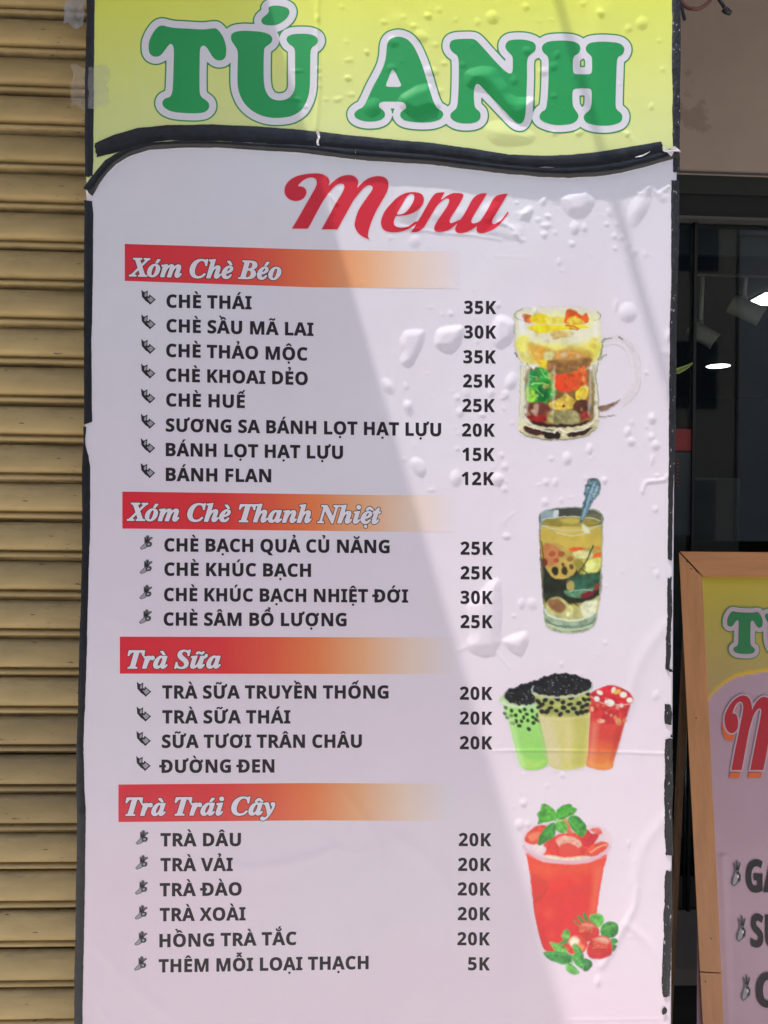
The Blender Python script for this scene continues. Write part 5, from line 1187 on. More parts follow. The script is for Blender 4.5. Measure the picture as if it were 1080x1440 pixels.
d.P([(345,345),(365,420),(440,450),(620,440),(650,395),(600,372),(480,378),(430,365)], (206, 160, 74), soft=6, mot=(22, .3, 13))
d.P([(370,370),(380,415),(420,425),(435,380),(405,362)], (222, 152, 56), soft=4, mot=(14, .2, 14)); d.P([(470,385),(475,430),(590,430),(610,400),(560,385)], (200, 140, 74), soft=4, mot=(16, .25, 15))
d.P([(418,395),(425,430),(455,432),(470,395),(445,382)], (212, 196, 140), soft=3, mot=(12, .15, 16)); d.P([(500,325),(495,350),(525,362),(540,335),(520,322)], (214, 204, 160), soft=3)
d.P([(395,432),(400,460),(450,470),(470,450),(430,428)], (232, 186, 48), soft=3, mot=(9, .2, 17))
d.P([(440,430),(450,480),(540,490),(620,470),(650,430),(630,415),(560,425),(500,425)], (150, 102, 60), soft=4, mot=(14, .4, 18))
d.P([(345,470),(335,600),(340,640),(360,720),(450,748),(560,748),(650,725),(660,640),(650,480),(600,470),(450,470)], (134, 96, 56), soft=3, mot=(24, .35, 19))
d.P([(346,490),(340,540),(338,600),(360,628),(420,630),(455,612),(478,580),(470,540),(450,500),(430,470),(400,462),(370,474)], (48, 140, 58), soft=2, mot=(13, .45, 20))
d.P([(340,560),(340,612),(365,628),(385,600),(370,560)], (146, 196, 62), soft=3, mot=(10, .3, 21)); d.P([(435,500),(455,530),(470,575),(485,560),(470,520),(450,490)], (150, 170, 90), soft=3, mot=(8, .3, 22))
d.P([(390,560),(385,600),(405,625),(440,610),(450,560),(420,545)], (22, 104, 50), soft=2, mot=(9, .4, 23)); d.P([(352,485),(355,525),(385,535),(400,500),(380,478)], (24, 130, 70), soft=2, mot=(9, .3, 24))
d.L([(360,540),(400,535),(440,545)], 5, (170, 214, 120)); d.L([(405,470),(425,500),(450,515)], 5, (140, 200, 120)); d.L([(380,560),(400,580),(420,600)], 4, (130, 190, 90)); d.L([(352,500),(390,510)], 3, (150, 210, 140))
d.P([(470,500),(478,560),(520,578),(570,570),(600,545),(625,545),(615,455),(590,465),(540,490),(500,490)], (220, 62, 32), soft=2, mot=(26, .18, 25), grad=((236, 96, 50), 480, 560, 610, 470))
d.L([(520,510),(525,560)], 8, (190, 40, 26), al=.6, soft=3); d.L([(600,470),(612,540)], 6, (240, 130, 80), al=.7, soft=2)
d.P([(570,590),(580,615),(620,608),(630,560),(610,545),(585,565)], (226, 186, 60), soft=2, mot=(9, .25, 26))
d.P([(445,640),(470,660),(520,665),(560,650),(580,628),(545,600),(520,585),(500,610),(460,620)], (214, 172, 74), soft=2, mot=(9, .35, 27)); d.E(512, 645, 7, 7, (60, 40, 28))
d.P([(342,630),(345,670),(400,690),(440,680),(445,640),(400,628)], (110, 52, 46), soft=2.5, mot=(12, .4, 28)); d.P([(335,675),(345,705),(400,725),(435,715),(430,690),(380,685)], (150, 32, 32), soft=2, mot=(14, .3, 29))
d.P([(560,640),(580,690),(640,690),(655,655),(620,615),(590,615)], (84, 44, 34), soft=2.5, mot=(12, .4, 30)); d.P([(590,680),(600,710),(650,690),(640,670)], (150, 48, 44), soft=2, mot=(9, .3, 31))
d.P([(445,690),(450,720),(500,735),(580,725),(590,690),(540,660),(480,672)], (150, 138, 96), soft=4, mot=(10, .4, 32)); d.P([(360,715),(400,740),(520,748),(620,735),(640,712),(560,730),(450,728)], (52, 26, 24), soft=2.5, mot=(10, .4, 33))
d.P([(375,635),(372,680),(385,690),(395,640)], (196, 150, 140), soft=3, al=.8)
d.P([(306,722),(312,765),(380,793),(490,803),(605,789),(662,760),(684,712),(640,722),(560,745),(420,745),(340,722)], (206, 188, 158), soft=2, mot=(16, .3, 34))
d.P([(325,742),(335,768),(390,785),(425,778),(400,755),(360,742)], (70, 36, 30), soft=2, mot=(8, .5, 35)); d.P([(415,760),(430,795),(490,800),(500,772),(450,755)], (40, 24, 22), soft=1.6); d.P([(530,775),(545,793),(620,778),(655,745),(620,748)], (54, 30, 26), soft=1.6, mot=(8, .4, 36))
d.L([(330,735),(420,760),(480,765)], 5, (240, 228, 214)); d.L([(470,770),(495,752),(520,770)], 7, (240, 230, 220)); d.L([(520,768),(600,758),(660,720)], 6, (236, 224, 210)); d.L([(306,762),(372,793),(490,804),(610,790),(664,758)], 4, (120, 112, 70), soft=1)
for x in (312, 322, 334, 652, 664): d.L([(x, 450), (x - 3, 560), (x - 4, 700)], 3.5, (150, 146, 96), al=.7)
d.L([(284,205),(284,330),(294,392),(318,440)], 3.5, (190, 184, 150)); d.L([(697,330),(697,380),(676,425)], 5, (120, 128, 70)); d.L([(282,392),(296,412)], 5, (70, 76, 54)); d.L([(676,440),(668,500),(678,600),(684,700)], 4, (150, 140, 90))
d.L([(340,440),(350,462),(385,475),(400,470)], 4, (96, 84, 60)); d.L([(540,462),(580,475),(610,440),(620,425)], 4, (110, 90, 60)); d.E(372, 460, 9, 11, (230, 226, 226), soft=2)
d.L([(286,215),(300,232),(340,243)], 4, (96, 108, 60)); d.L([(286,212),(296,196),(320,187)], 3.5, (120, 124, 96)); d.L([(656,240),(685,228),(690,210),(672,198)], 4, (110, 120, 80)); d.L([(320,187),(420,176),(560,176),(672,196)], 2.2, (214, 196, 198))
# pieces of fruit and ice catch the light, darker gaps between them
d.scat([(345,470),(345,700),(640,700),(640,470)], 46, (4, 13), [(222,190,110),(96,60,36),(190,130,60),(230,216,170),(70,40,28),(160,70,40)], 203, al=.42, soft=3.5)
d.scat([(310,300),(320,400),(660,400),(680,300)], 30, (6, 16), [(236,220,150),(214,170,84),(228,214,190),(196,150,80)], 204, al=.45, soft=5)
d.scat([(350,480),(345,610),(450,610),(460,490)], 14, (3, 8), [(120,196,90),(14,84,44),(190,220,140)], 205, al=.6, soft=2)
for x, c_ in ((318, (240, 234, 224)), (345, (236, 226, 206)), (468, (240, 226, 200)), (640, (240, 232, 214)), (655, (120, 110, 70))): d.P([(x, 455), (x + 7, 460), (x + 5, 600), (x - 1, 690), (x - 7, 690), (x - 4, 560)], c_, soft=3, al=.38)
d.P([(300,220),(312,300),(330,300),(322,215)], (244, 238, 236), soft=4, al=.7); d.P([(660,230),(655,320),(672,320),(680,230)], (240, 232, 220), soft=4, al=.6)
# handle: mostly clear glass, a faint grey body between two thin edges
d.L([(692,345),(730,332),(780,326),(815,350),(845,395),(862,450),(864,520),(840,580),(790,628)], 30, (212, 196, 208), al=.60, soft=6)
d.L([(720,345),(775,345),(810,375),(834,430),(840,500),(820,560),(770,615)], 7, (232, 222, 230), al=.5, soft=4)
d.L([(700,322),(740,318),(782,314),(826,342),(860,395),(880,450),(882,522),(856,585),(800,640)], 2.6, (186, 170, 178), al=.55); d.L([(712,352),(760,345),(795,362),(825,415),(838,470),(834,530),(808,580),(765,622)], 2.2, (196, 180, 188), al=.55)
d.L([(778,318),(812,345),(845,385)], 2.5, (190, 160, 160), al=.7); d.L([(700,345),(712,328),(745,320)], 4, (110, 112, 76)); d.L([(776,318),(796,328)], (9, 3), (120, 78, 52)); d.L([(676,430),(700,410),(720,400)], (6, 3), (150, 150, 110))
d.P([(680,648),(690,668),(730,660),(762,636),(783,612),(750,632),(715,642)], (134, 98, 88), soft=1.5, mot=(14, .3, 37)); d.L([(682,695),(715,696),(765,684)], (5, 2), (150, 138, 124)); d.L([(700,350),(695,385),(678,425)], 5, (136, 140, 60))
d.grain(.05); d.build('drink_picture', 'printed glass mug of layered jelly dessert')

# ---- tall glass with spoon (crop 640,660)
d = Paint(756, 850, 669, 893, 640, 660, 3.375, PAPER, warp=3.5)
g_ = [(404,215),(404,260),(400,330),(408,450),(415,560),(420,630),(424,700),(436,745),(480,768),(550,776),(620,766),(664,735),(672,690),(684,640),(690,520),(697,400),(698,260),(697,210),(660,190),(560,180),(450,190)]
d.P(g_, (182, 160, 84), mot=(30, .15, 41))
d.P([(404,215),(404,262),(450,268),(560,272),(650,268),(697,258),(697,210),(640,190),(550,181),(450,190)], (78, 76, 70), soft=1.5, mot=(30, .35, 42))
d.P([(410,205),(408,255),(440,262),(470,240),(490,225),(470,195)], (140, 150, 160), soft=3, mot=(14, .2, 43)); d.P([(470,198),(466,225),(488,225),(490,196)], (196, 196, 206), soft=1.5); d.P([(620,215),(640,262),(690,250),(692,215)], (104, 100, 76), soft=3)
d.P([(412,255),(430,240),(500,226),(600,226),(670,240),(690,254),(640,266),(550,270),(450,266)], (150, 130, 62), soft=2, mot=(18, .2, 44)); d.P([(500,240),(520,258),(580,258),(590,236),(540,230)], (186, 160, 80), soft=3)
d.P([(406,270),(406,330),(440,350),(560,370),(690,360),(694,290),(640,272),(480,272)], (196, 164, 78), soft=3, mot=(30, .10, 45)); d.L([(412,268),(480,285),(560,290),(640,282),(694,262)], 4, (186, 192, 186)); d.L([(412,240),(450,232),(540,224),(640,230),(690,245)], 3, (200, 204, 200))
d.P([(600,262),(612,300),(640,302),(625,270)], (214, 208, 178), soft=3); d.P([(465,285),(480,300),(560,306),(600,285),(540,275)], (206, 178, 110), soft=4, al=.7); d.L([(480,300),(560,316),(630,300)], 3, (214, 206, 180)); d.L([(406,250),(404,310)], 6, (170, 182, 190)); d.L([(694,255),(694,320)], 5, (150, 140, 90))
d.P([(408,420),(412,480),(416,600),(440,640),(560,640),(680,610),(688,470),(600,470),(480,470)], (40, 44, 36), soft=4, mot=(22, .4, 46))
d.P([(412,380),(420,440),(455,505),(500,520),(550,508),(575,470),(570,410),(530,370),(480,352),(430,352)], (186, 152, 82), soft=2, mot=(16, .16, 47)); d.P([(412,370),(418,430),(455,460),(490,430),(500,385),(460,355),(430,352)], (188, 106, 72), soft=4, al=.8, mot=(14, .2, 48))
for (x, y, a, b, c) in ((460,400,16,13,(166,84,60)),(505,402,16,13,(158,86,54)),(480,432,14,12,(172,80,62)),(545,425,15,12,(150,104,56)),(475,482,17,22,(52,40,24)),(520,482,15,22,(60,48,28)),(552,462,10,14,(96,78,42)),(512,452,8,8,(96,66,36)),(425,440,14,20,(120,50,36))): d.E(x, y, a, b, c, -15, soft=1.5)
d.P([(540,380),(560,392),(610,388),(616,375),(570,368)], (222, 94, 48), soft=2, mot=(8, .2, 49)); d.P([(648,405),(660,422),(690,415),(692,395),(665,398)], (224, 96, 50), soft=2); d.P([(560,395),(580,420),(640,425),(650,395),(600,385)], (206, 196, 140), soft=3, mot=(10, .2, 50)); d.P([(660,370),(690,385),(694,372),(670,362)], (212, 120, 60), soft=2)
d.P([(580,440),(590,490),(640,500),(680,480),(690,420),(640,430)], (216, 206, 112), soft=3, mot=(14, .2, 51)); d.P([(600,470),(640,480),(670,450),(640,440)], (232, 224, 160), soft=4, al=.8); d.P([(560,440),(580,480),(600,500),(620,460),(590,425)], (150, 132, 62), soft=3)
d.P([(535,520),(560,560),(620,580),(680,560),(688,500),(640,492),(590,500)], (52, 88, 72), soft=3, mot=(12, .4, 52)); d.P([(520,575),(530,600),(590,610),(640,590),(660,560),(600,570)], (86, 124, 98), soft=2, mot=(8, .4, 53)); d.P([(535,530),(530,565),(560,575),(562,535)], (170, 150, 92), soft=2)
d.P([(595,600),(610,612),(650,600),(660,575),(630,578)], (122, 34, 44), soft=2); d.P([(660,550),(665,575),(690,560),(688,540)], (130, 60, 50), soft=2); d.L([(540,580),(600,572),(650,575)], 4, (160, 190, 170), al=.8)
d.L([(655,360),(625,430),(585,490),(530,540)], (8, 5), (62, 66, 40)); d.L([(600,470),(640,515),(600,525)], 5, (56, 70, 44)); d.L([(470,540),(520,600),(600,660)], 5, (52, 44, 34)); d.L([(480,600),(560,630),(660,600)], 6, (48, 40, 30)); d.L([(410,340),(418,420),(420,520)], 5, (80, 70, 44))
d.P([(430,640),(440,690),(470,720),(560,735),(640,715),(680,640),(684,600),(620,640),(560,650),(500,610),(460,610)], (188, 176, 120), soft=3, mot=(16, .25, 54)); d.P([(440,625),(455,665),(500,680),(525,655),(500,620),(470,612)], (140, 96, 66), soft=2.5, mot=(12, .2, 55)); d.P([(600,640),(610,700),(660,690),(680,630),(660,620)], (220, 212, 186), soft=4, mot=(10, .2, 56))
d.P([(422,640),(424,700),(436,745),(480,768),(550,776),(620,766),(664,735),(674,680),(640,705),(560,725),(480,710),(440,680)], (150, 160, 140), soft=2, mot=(14, .3, 57)); d.L([(424,660),(450,695),(520,715),(600,712),(668,675)], 7, (206, 212, 208)); d.L([(430,715),(470,738),(550,748),(640,735),(668,708)], 6, (86, 104, 96)); d.L([(436,735),(500,758),(580,760),(650,738)], 6, (196, 196, 160)); d.L([(520,742),(600,745),(655,722)], 5, (110, 140, 140))
d.L([(404,215),(404,330),(410,500),(420,640)], 3.5, (70, 66, 48)); d.L([(697,215),(697,330),(690,520),(684,620)], 3.5, (160, 160, 130)); d.E(535, 688, 8, 10, (230, 226, 200), soft=2); d.L([(404,212),(450,190),(550,181),(650,190),(697,212)], 4, (150, 160, 168))
d.P([(588,258),(600,252),(625,210),(640,180),(655,150),(668,135),(686,110),(690,80),(680,50),(664,42),(640,50),(620,75),(614,110),(618,140),(606,160),(602,190),(596,225)], (96, 118, 134), soft=1.3, mot=(9, .5, 58))
d.L([(664,60),(640,120),(622,180),(600,240)], (16, 5), (136, 160, 186)); d.L([(655,60),(632,110),(612,180)], 4, (50, 62, 70)); d.L([(676,80),(660,125)], 4, (176, 190, 200)); d.L([(630,60),(640,45),(668,50)], 4, (60, 70, 74)); d.scat([(620,60),(616,130),(660,140),(686,90),(668,46)], 26, (3, 5), [(60,72,80),(170,186,196),(104,126,140)], 59)
d.grain(.05, 6); d.build('drink_picture', 'printed tall glass of herbal dessert with silver spoon')

# ---- three cups with pearls (crop 640,920)
d = Paint(701, 894, 944, 1086, 640, 920, 3.375, PAPER, warp=1.2)
d.P([(215,225),(232,250),(255,320),(275,400),(295,480),(312,530),(340,548),(400,546),(438,525),(443,500),(440,460),(432,400),(425,330),(415,240),(400,200),(300,190),(230,200)], (164, 208, 122), soft=1.2, mot=(50, .06, 61), grad=((142, 196, 96), 260, 300, 420, 520))
d.P([(218,200),(212,225),(240,245),(330,250),(400,235),(390,200),(300,190)], (186, 200, 160), soft=3, mot=(22, .12, 62)); d.L([(208,205),(215,228),(280,248),(385,250)], 6, (214, 208, 206), soft=2); d.P([(300,480),(330,540),(400,535),(432,500),(380,510)], (186, 208, 110), soft=6, al=.6)
d.P([(330,235),(350,262),(400,250),(390,215),(350,222)], (176, 200, 156), soft=3)
d.P([(232,195),(250,170),(290,160),(340,140),(370,145),(385,190),(380,230),(320,240),(270,232),(240,215)], (30, 28, 34), soft=3, mot=(9, .5, 63)); d.scat([(236,195),(255,172),(290,160),(340,140),(370,145),(385,215),(320,238),(262,225)], 34, (9, 12), [(18,18,22),(34,32,38),(26,24,30)], 64); d.scat([(240,190),(290,165),(340,145),(370,150),(380,215),(300,230)], 20, (1.8, 2.6), [(150,146,156)], 65)
for (x, y) in ((240,255),(238,282),(268,268),(265,292),(288,290),(308,270),(272,328),(305,340),(315,318),(340,285),(345,315),(370,300),(392,290),(398,318),(350,355),(372,326),(330,262),(365,268),(250,300),(290,318),(325,300),(385,310)): d.E(x, y, 10 + (x * 7 % 3), 8 + (y % 3), (36, 58, 30), (x * 13) % 90, soft=1.4)
d.P([(235,260),(262,340),(300,520),(330,535),(300,420),(270,300)], (196, 222, 160), soft=8, al=.6); d.P([(395,330),(420,420),(436,500),(442,470),(425,380),(415,320)], (110, 168, 76), soft=6, al=.6)
d.P([(372,180),(385,210),(395,280),(410,350),(425,410),(437,470),(446,525),(480,545),(540,548),(600,538),(624,518),(628,450),(634,350),(640,270),(642,190),(600,130),(450,130)], (202, 184, 128), soft=1.2, mot=(60, .04, 66), grad=((206, 190, 112), 430, 400, 610, 480))
d.P([(405,290),(420,400),(440,500),(470,540),(500,540),(485,420),(450,320)], (212, 192, 160), soft=12, al=.75); d.P([(560,300),(570,400),(560,520),(610,525),(626,420),(632,300)], (176, 164, 82), soft=12, al=.6); d.P([(525,350),(520,500),(545,505),(550,350)], (214, 190, 140), soft=8, al=.7)
d.P([(384,200),(396,270),(420,292),(520,296),(630,282),(640,195),(560,205),(450,205)], (166, 164, 96), soft=4, mot=(16, .2, 67))
rs = np.random.RandomState(4)
for (x, y) in ((395,225),(412,240),(400,250),(428,218),(436,272),(452,255),(458,230),(485,212),(480,268),(512,228),(515,254),(535,272),(550,208),(562,258),(545,238),(588,232),(580,280),(604,250),(612,215),(625,240),(622,270),(600,275),(636,215),(412,272),(500,285),(632,190)): d.E(x, y, rs.uniform(12, 17), rs.uniform(9, 12), (34, 32, 34), rs.uniform(-50, 50), soft=1.4)
d.P([(370,175),(378,140),(400,128),(440,112),(480,97),(540,97),(590,108),(630,125),(642,155),(630,172),(560,190),(480,198),(410,192)], (22, 21, 26), soft=2, mot=(8, .6, 68)); d.scat([(372,170),(385,135),(440,112),(480,98),(545,98),(590,108),(632,130),(640,158),(560,188),(460,195),(400,188)], 70, (10, 14), [(16,16,20),(32,31,38),(24,22,28),(40,38,46)], 69, asp=(.85, 1))
for a in range(17): t = a / 16; d.E(378 + 258 * t, 135 - 36 * math.sin(math.pi * t) + 3 * ((a * 5) % 3), 13, 12, (20, 19, 24), soft=1.3)
for a in range(7): t = a / 6; d.E(262 + 100 * t, 172 - 28 * t + 3 * ((a * 5) % 3), 12, 11, (22, 22, 27), soft=1.3)
d.scat([(385,165),(440,118),(540,104),(625,130),(600,175),(450,190)], 34, (1.6, 2.8), [(140,138,150),(110,108,118)], 70)
d.L([(366,165),(370,186),(420,202),(480,206),(560,200),(620,182),(650,158),(652,140)], 6, (176, 184, 180), soft=1.5); d.L([(366,165),(372,150)], 4, (190, 196, 196)); d.L([(395,300),(520,308),(634,296)], 3, (212, 200, 160), al=.6)
d.P([(640,190),(645,230),(640,300),(634,400),(628,480),(622,525),(650,540),(700,549),(745,540),(752,510),(770,450),(795,360),(815,290),(832,240),(845,210),(800,170),(740,148),(680,165)], (206, 66, 60), soft=1.2, mot=(50, .06, 71), grad=((222, 118, 66), 700, 400, 690, 500))
d.P([(648,190),(660,225),(720,240),(800,236),(840,215),(825,180),(770,152),(730,148),(680,168)], (204, 40, 56), soft=2, mot=(16, .3, 72)); d.P([(640,240),(650,290),(700,310),(800,300),(825,240),(740,245)], (200, 52, 58), soft=4, mot=(14, .25, 73)); d.P([(700,280),(720,330),(770,325),(780,290)], (190, 40, 50), soft=4, al=.7)
for (x, y, a, b, r, c) in ((686,182,15,10,20,(230,222,218)),(672,212,13,12,10,(232,226,222)),(733,230,24,16,15,(234,228,222)),(752,170,10,15,20,(228,212,204)),(798,192,17,14,10,(226,214,206)),(828,218,14,12,0,(232,224,222)),(770,178,18,10,-30,(228,168,74)),(790,244,9,9,0,(222,190,186)),(690,317,17,10,0,(230,160,146)),(775,320,20,14,60,(214,140,96)),(650,260,8,12,0,(226,160,130)),(718,212,8,6,30,(206,120,110)),(760,300,8,10,20,(220,120,90)),(805,315,10,8,-50,(214,120,90))):
    d.E(x, y, a, b, c, r, soft=2)
d.L([(645,200),(700,232),(780,240),(838,234),(850,215)], 4, (224, 186, 190), al=.8); d.P([(630,505),(640,535),(700,546),(740,538),(748,508),(690,520)], (226, 140, 74), soft=5, al=.8)
d.P([(650,330),(640,420),(632,510),(655,530),(668,430),(676,330)], (236, 150, 130), soft=9, al=.4); d.P([(770,330),(750,420),(735,520),(748,505),(780,420),(800,330)], (176, 44, 44), soft=7, al=.45); d.scat([(650,240),(650,320),(800,320),(820,240)], 22, (4, 11), [(226,120,90),(176,24,44),(236,190,170),(214,70,50)], 206, al=.5, soft=3)
d.grain(.04, 8); d.build('drink_picture', 'printed row of three plastic cups topped with black pearls and jelly')

# ---- big red iced tea with strawberries (crop 640,1110)
d = Paint(731, 876, 1128, 1373, 640, 1110, 3.375, PAPER, warp=2.4)
d.P([(320,215),(325,270),(345,320),(420,350),(540,358),(650,345),(715,318),(738,280),(742,220),(700,180),(600,165),(400,165),(345,185)], (224, 190, 206), soft=2, mot=(40, .05, 81))
d.P([(342,300),(350,360),(360,440),(370,530),(382,620),(398,690),(415,745),(440,770),(520,776),(600,740),(660,680),(672,580),(690,450),(705,370),(717,310),(640,345),(540,352),(420,345)], (226, 54, 46), soft=1.3, mot=(60, .05, 82), grad=((220, 36, 44), 520, 340, 520, 720))
d.P([(345,310),(352,370),(362,420),(440,420),(560,400),(690,380),(710,320),(600,352),(430,350)], (230, 84, 52), soft=18, al=.6, cover=False); d.P([(362,400),(368,470),(375,540),(410,510),(438,470),(440,440),(400,420)], (206, 54, 44), soft=5, al=.7, cover=False); d.L([(375,535),(410,510),(438,468)], 6, (180, 40, 38), al=.6, cover=False, soft=2)
d.P([(660,380),(650,500),(640,600),(665,600),(685,480),(700,380)], (236, 104, 74), soft=10, al=.6, cover=False); d.scat([(380,350),(380,520),(450,700),(640,560),(690,360),(520,365)], 16, (18, 34), [(238,92,62),(214,40,44)], 83, al=.22, soft=9)
d.P([(330,240),(345,205),(385,175),(430,170),(440,200),(420,250),(395,262),(350,258)], (214, 66, 52), soft=2, mot=(14, .2, 84)); d.P([(345,222),(370,205),(400,205),(390,235),(360,245)], (230, 120, 90), soft=4)
d.P([(410,290),(430,250),(490,215),(560,205),(620,225),(660,260),(640,300),(590,330),(500,335),(440,325)], (222, 56, 50), soft=2, mot=(16, .2, 85)); d.P([(480,240),(520,220),(580,235),(600,265),(560,285),(500,275)], (232, 160, 146), soft=3, mot=(9, .25, 86)); d.P([(500,265),(540,255),(580,275),(590,305),(530,318),(495,300)], (222, 70, 60), soft=2)
d.P([(505,150),(530,140),(545,175),(560,210),(530,205)], (226, 104, 84), soft=2, mot=(8, .3, 87)); d.P([(600,245),(625,190),(650,210),(685,205),(665,250),(630,275)], (202, 36, 48), soft=1.5, mot=(10, .2, 88)); d.P([(615,310),(640,270),(690,248),(728,255),(720,285),(670,315),(630,320)], (226, 74, 56), soft=2, mot=(12, .25, 89)); d.P([(640,190),(680,183),(700,205),(680,215),(650,200)], (222, 90, 80), soft=3, mot=(8, .2, 90))
d.P([(420,315),(460,335),(560,338),(640,322),(600,318),(520,325),(470,315)], (232, 200, 180), soft=3, mot=(8, .2, 92)); d.P([(370,275),(385,295),(420,305),(430,280),(400,262)], (228, 200, 208), soft=3, mot=(8, .1, 93)); d.L([(640,300),(690,270),(725,262)], 4, (236, 180, 150))
d.L([(322,265),(350,300),(420,330),(500,344),(570,346),(640,335),(700,308),(738,270)], 13, (218, 168, 190), soft=3); d.L([(340,310),(420,342),(520,355),(620,350),(715,318)], 4, (232, 140, 140), al=.8, cover=False)
def leaf(pts, c, c2, s):
    d.P(pts, c, soft=1.2, mot=(10, .5, s)); d.P([((p[0] * .6 + pts[0][0] * .4), (p[1] * .6 + pts[0][1] * .4)) for p in pts], tuple(min(255, v * 1.25) for v in c), soft=5, al=.45, mot=(8, .3, s + 1));  a = np.array([p[:2] for p in pts], float); i = np.argmax(((a - a[0]) ** 2).sum(1)); d.L([tuple(a[0]), tuple((a[0] + a[i]) / 2 + [2, -2]), tuple(a[i])], (3.2, 1.2), c2, al=.6)
    for f in (.3, .5, .7):
        b_ = a[0] + (a[i] - a[0]) * f; n_ = np.array([-(a[i] - a[0])[1], (a[i] - a[0])[0]]) * .22
        for sg_ in (1, -1): d.L([tuple(b_), tuple(b_ + n_ * sg_ * .6 + (a[i] - a[0]) * .08), tuple(b_ + n_ * sg_ + (a[i] - a[0]) * .12)], (1.8, .8), c2, al=.45)
leaf([(483,140),(455,150),(420,158),(392,166),(398,140),(390,118),(405,100),(412,72),(440,74),(468,95),(482,118)], (74, 150, 52), (140, 196, 100), 94); leaf([(485,138),(482,105),(505,80),(545,70),(560,85),(578,95),(560,120),(535,132),(510,142)], (64, 146, 48), (140, 196, 100), 95)
leaf([(535,142),(560,125),(590,135),(620,170),(624,200),(605,225),(580,215),(555,190),(540,165)], (56, 134, 50), (130, 186, 96), 96); leaf([(472,160),(478,190),(470,225),(440,245),(400,268),(392,245),(405,215),(430,180),(450,165)], (46, 120, 48), (120, 180, 90), 97); leaf([(488,152),(520,155),(535,180),(525,205),(500,208),(478,190),(476,165)], (82, 158, 62), (150, 200, 110), 98)
d.L([(470,150),(490,145),(530,145)], 5, (130, 180, 80))
leaf([(690,650),(665,655),(640,630),(638,600),(668,590),(695,595),(705,620)], (86, 160, 64), (160, 206, 120), 99); leaf([(690,668),(705,640),(735,628),(770,640),(774,672),(755,700),(720,708),(700,700)], (52, 128, 54), (140, 190, 100), 100); leaf([(735,715),(760,708),(772,725),(755,735),(768,745),(748,770),(740,745)], (40, 112, 52), (120, 180, 90), 101)
for q in ([(600,635),(578,600),(590,598),(612,632)], [(620,632),(606,590),(620,588),(632,628)], [(590,640),(560,620),(562,630),(585,645)]): d.P(q, (52, 126, 60), soft=1.2)
d.P([(576,660),(590,640),(620,628),(655,635),(680,660),(683,690),(660,712),(620,725),(590,700)], (196, 42, 40), soft=1.3, mot=(14, .2, 102)); d.P([(520,750),(540,705),(570,690),(610,705),(630,740),(600,778),(550,782)], (214, 60, 46), soft=1.5, mot=(12, .25, 103)); d.P([(540,725),(560,700),(590,715),(580,740),(560,748)], (240, 214, 196), soft=4, mot=(8, .15, 104)); d.P([(555,745),(590,730),(612,750),(590,770)], (236, 130, 90), soft=4)
d.P([(625,770),(635,730),(660,700),(700,694),(735,712),(745,750),(735,788),(690,804),(645,800)], (204, 40, 42), soft=1.3, mot=(16, .18, 105)); d.P([(640,790),(690,800),(735,785),(740,760),(690,785)], (170, 26, 36), soft=5, al=.6)
rs = np.random.RandomState(9)
for (x0, y0, w_, h_) in ((590,642,58,30),(656,706,62,42)):
    for i in range(8):
        for j in range(5):
            d.E(x0 + w_ * i / 7 + (j % 2) * 4 + rs.uniform(-1.5, 1.5), y0 + h_ * j / 4 + abs(i - 3.5) * 1.5 + rs.uniform(-1.5, 1.5), 2.4, 2.6, (240, 170, 120), soft=1.4, al=rs.uniform(.3, .75))
d.P([(665,712),(700,700),(730,716),(725,730),(690,722)], (244, 190, 170), soft=5, al=.6); d.P([(600,640),(640,634),(670,655),(640,652)], (240, 160, 140), soft=4, al=.5)
leaf([(450,728),(480,728),(520,745),(535,775),(520,782),(480,770)], (96, 162, 70), (170, 210, 120), 106); leaf([(420,775),(470,768),(530,778),(560,790),(555,815),(520,830),(470,818),(440,800)], (48, 124, 60), (130, 186, 110), 107); leaf([(560,735),(590,748),(610,790),(605,800),(580,785),(562,760)], (70, 146, 70), (150, 200, 120), 108)
leaf([(560,785),(590,780),(615,810),(612,852),(585,840),(562,815)], (60, 140, 66), (140, 196, 110), 109); leaf([(526,830),(540,822),(570,845),(590,872),(555,876),(530,858)], (92, 160, 76), (150, 200, 120), 110); leaf([(612,805),(640,812),(651,835),(630,860),(608,858),(615,835)], (40, 108, 58), (110, 170, 90), 111); leaf([(506,700),(515,672),(535,662),(545,690),(530,715)], (92, 150, 70), (150, 200, 120), 112); d.P([(495,730),(520,712),(540,712),(525,735)], (70, 136, 66), soft=1.4); d.L([(555,790),(555,840)], 5, (110, 170, 80))
d.grain(.04, 9); d.build('drink_picture', 'printed large cup of red iced tea with mint leaves and strawberries')


# ================================================================== SECOND SIGN, wooden frame, leaning back
SY0, SK = 1.03, .117
SZ0 = C1(960, 777, 1.03).z
def sg(px, py, off=0.0):
    """photo pixels -> leaning plane of the second sign (off towards the street)"""
    return cast(np.asarray(px, float), np.asarray(py, float), SY0 - np.asarray(off, float), SK, SZ0)
M['wood'] = mat('orange_varnished_wood', (.56, .25, .095), rough=.45, noise=(7, .13), stretch=(6, 6, .7), bump=(80, .3, .001), coat=.2)
M['wood2'] = mat('orange_varnished_rail', (.56, .25, .095), rough=.45, noise=(7, .13), stretch=(.7, 6, 6), bump=(80, .3, .001), coat=.2)
M['wood3'] = mat('pale_worn_wood', (.36, .22, .12), rough=.6, noise=(20, .25), stretch=(4, 4, .7))
sz = sg(np.array([955.]), np.array([776.]))[0]
sign = empty('framed_menu_sign', (float(sz[0]) + .25, SY0, 0), label='second drinks menu in an orange wooden frame leaning back at lower right', cat='sign board')
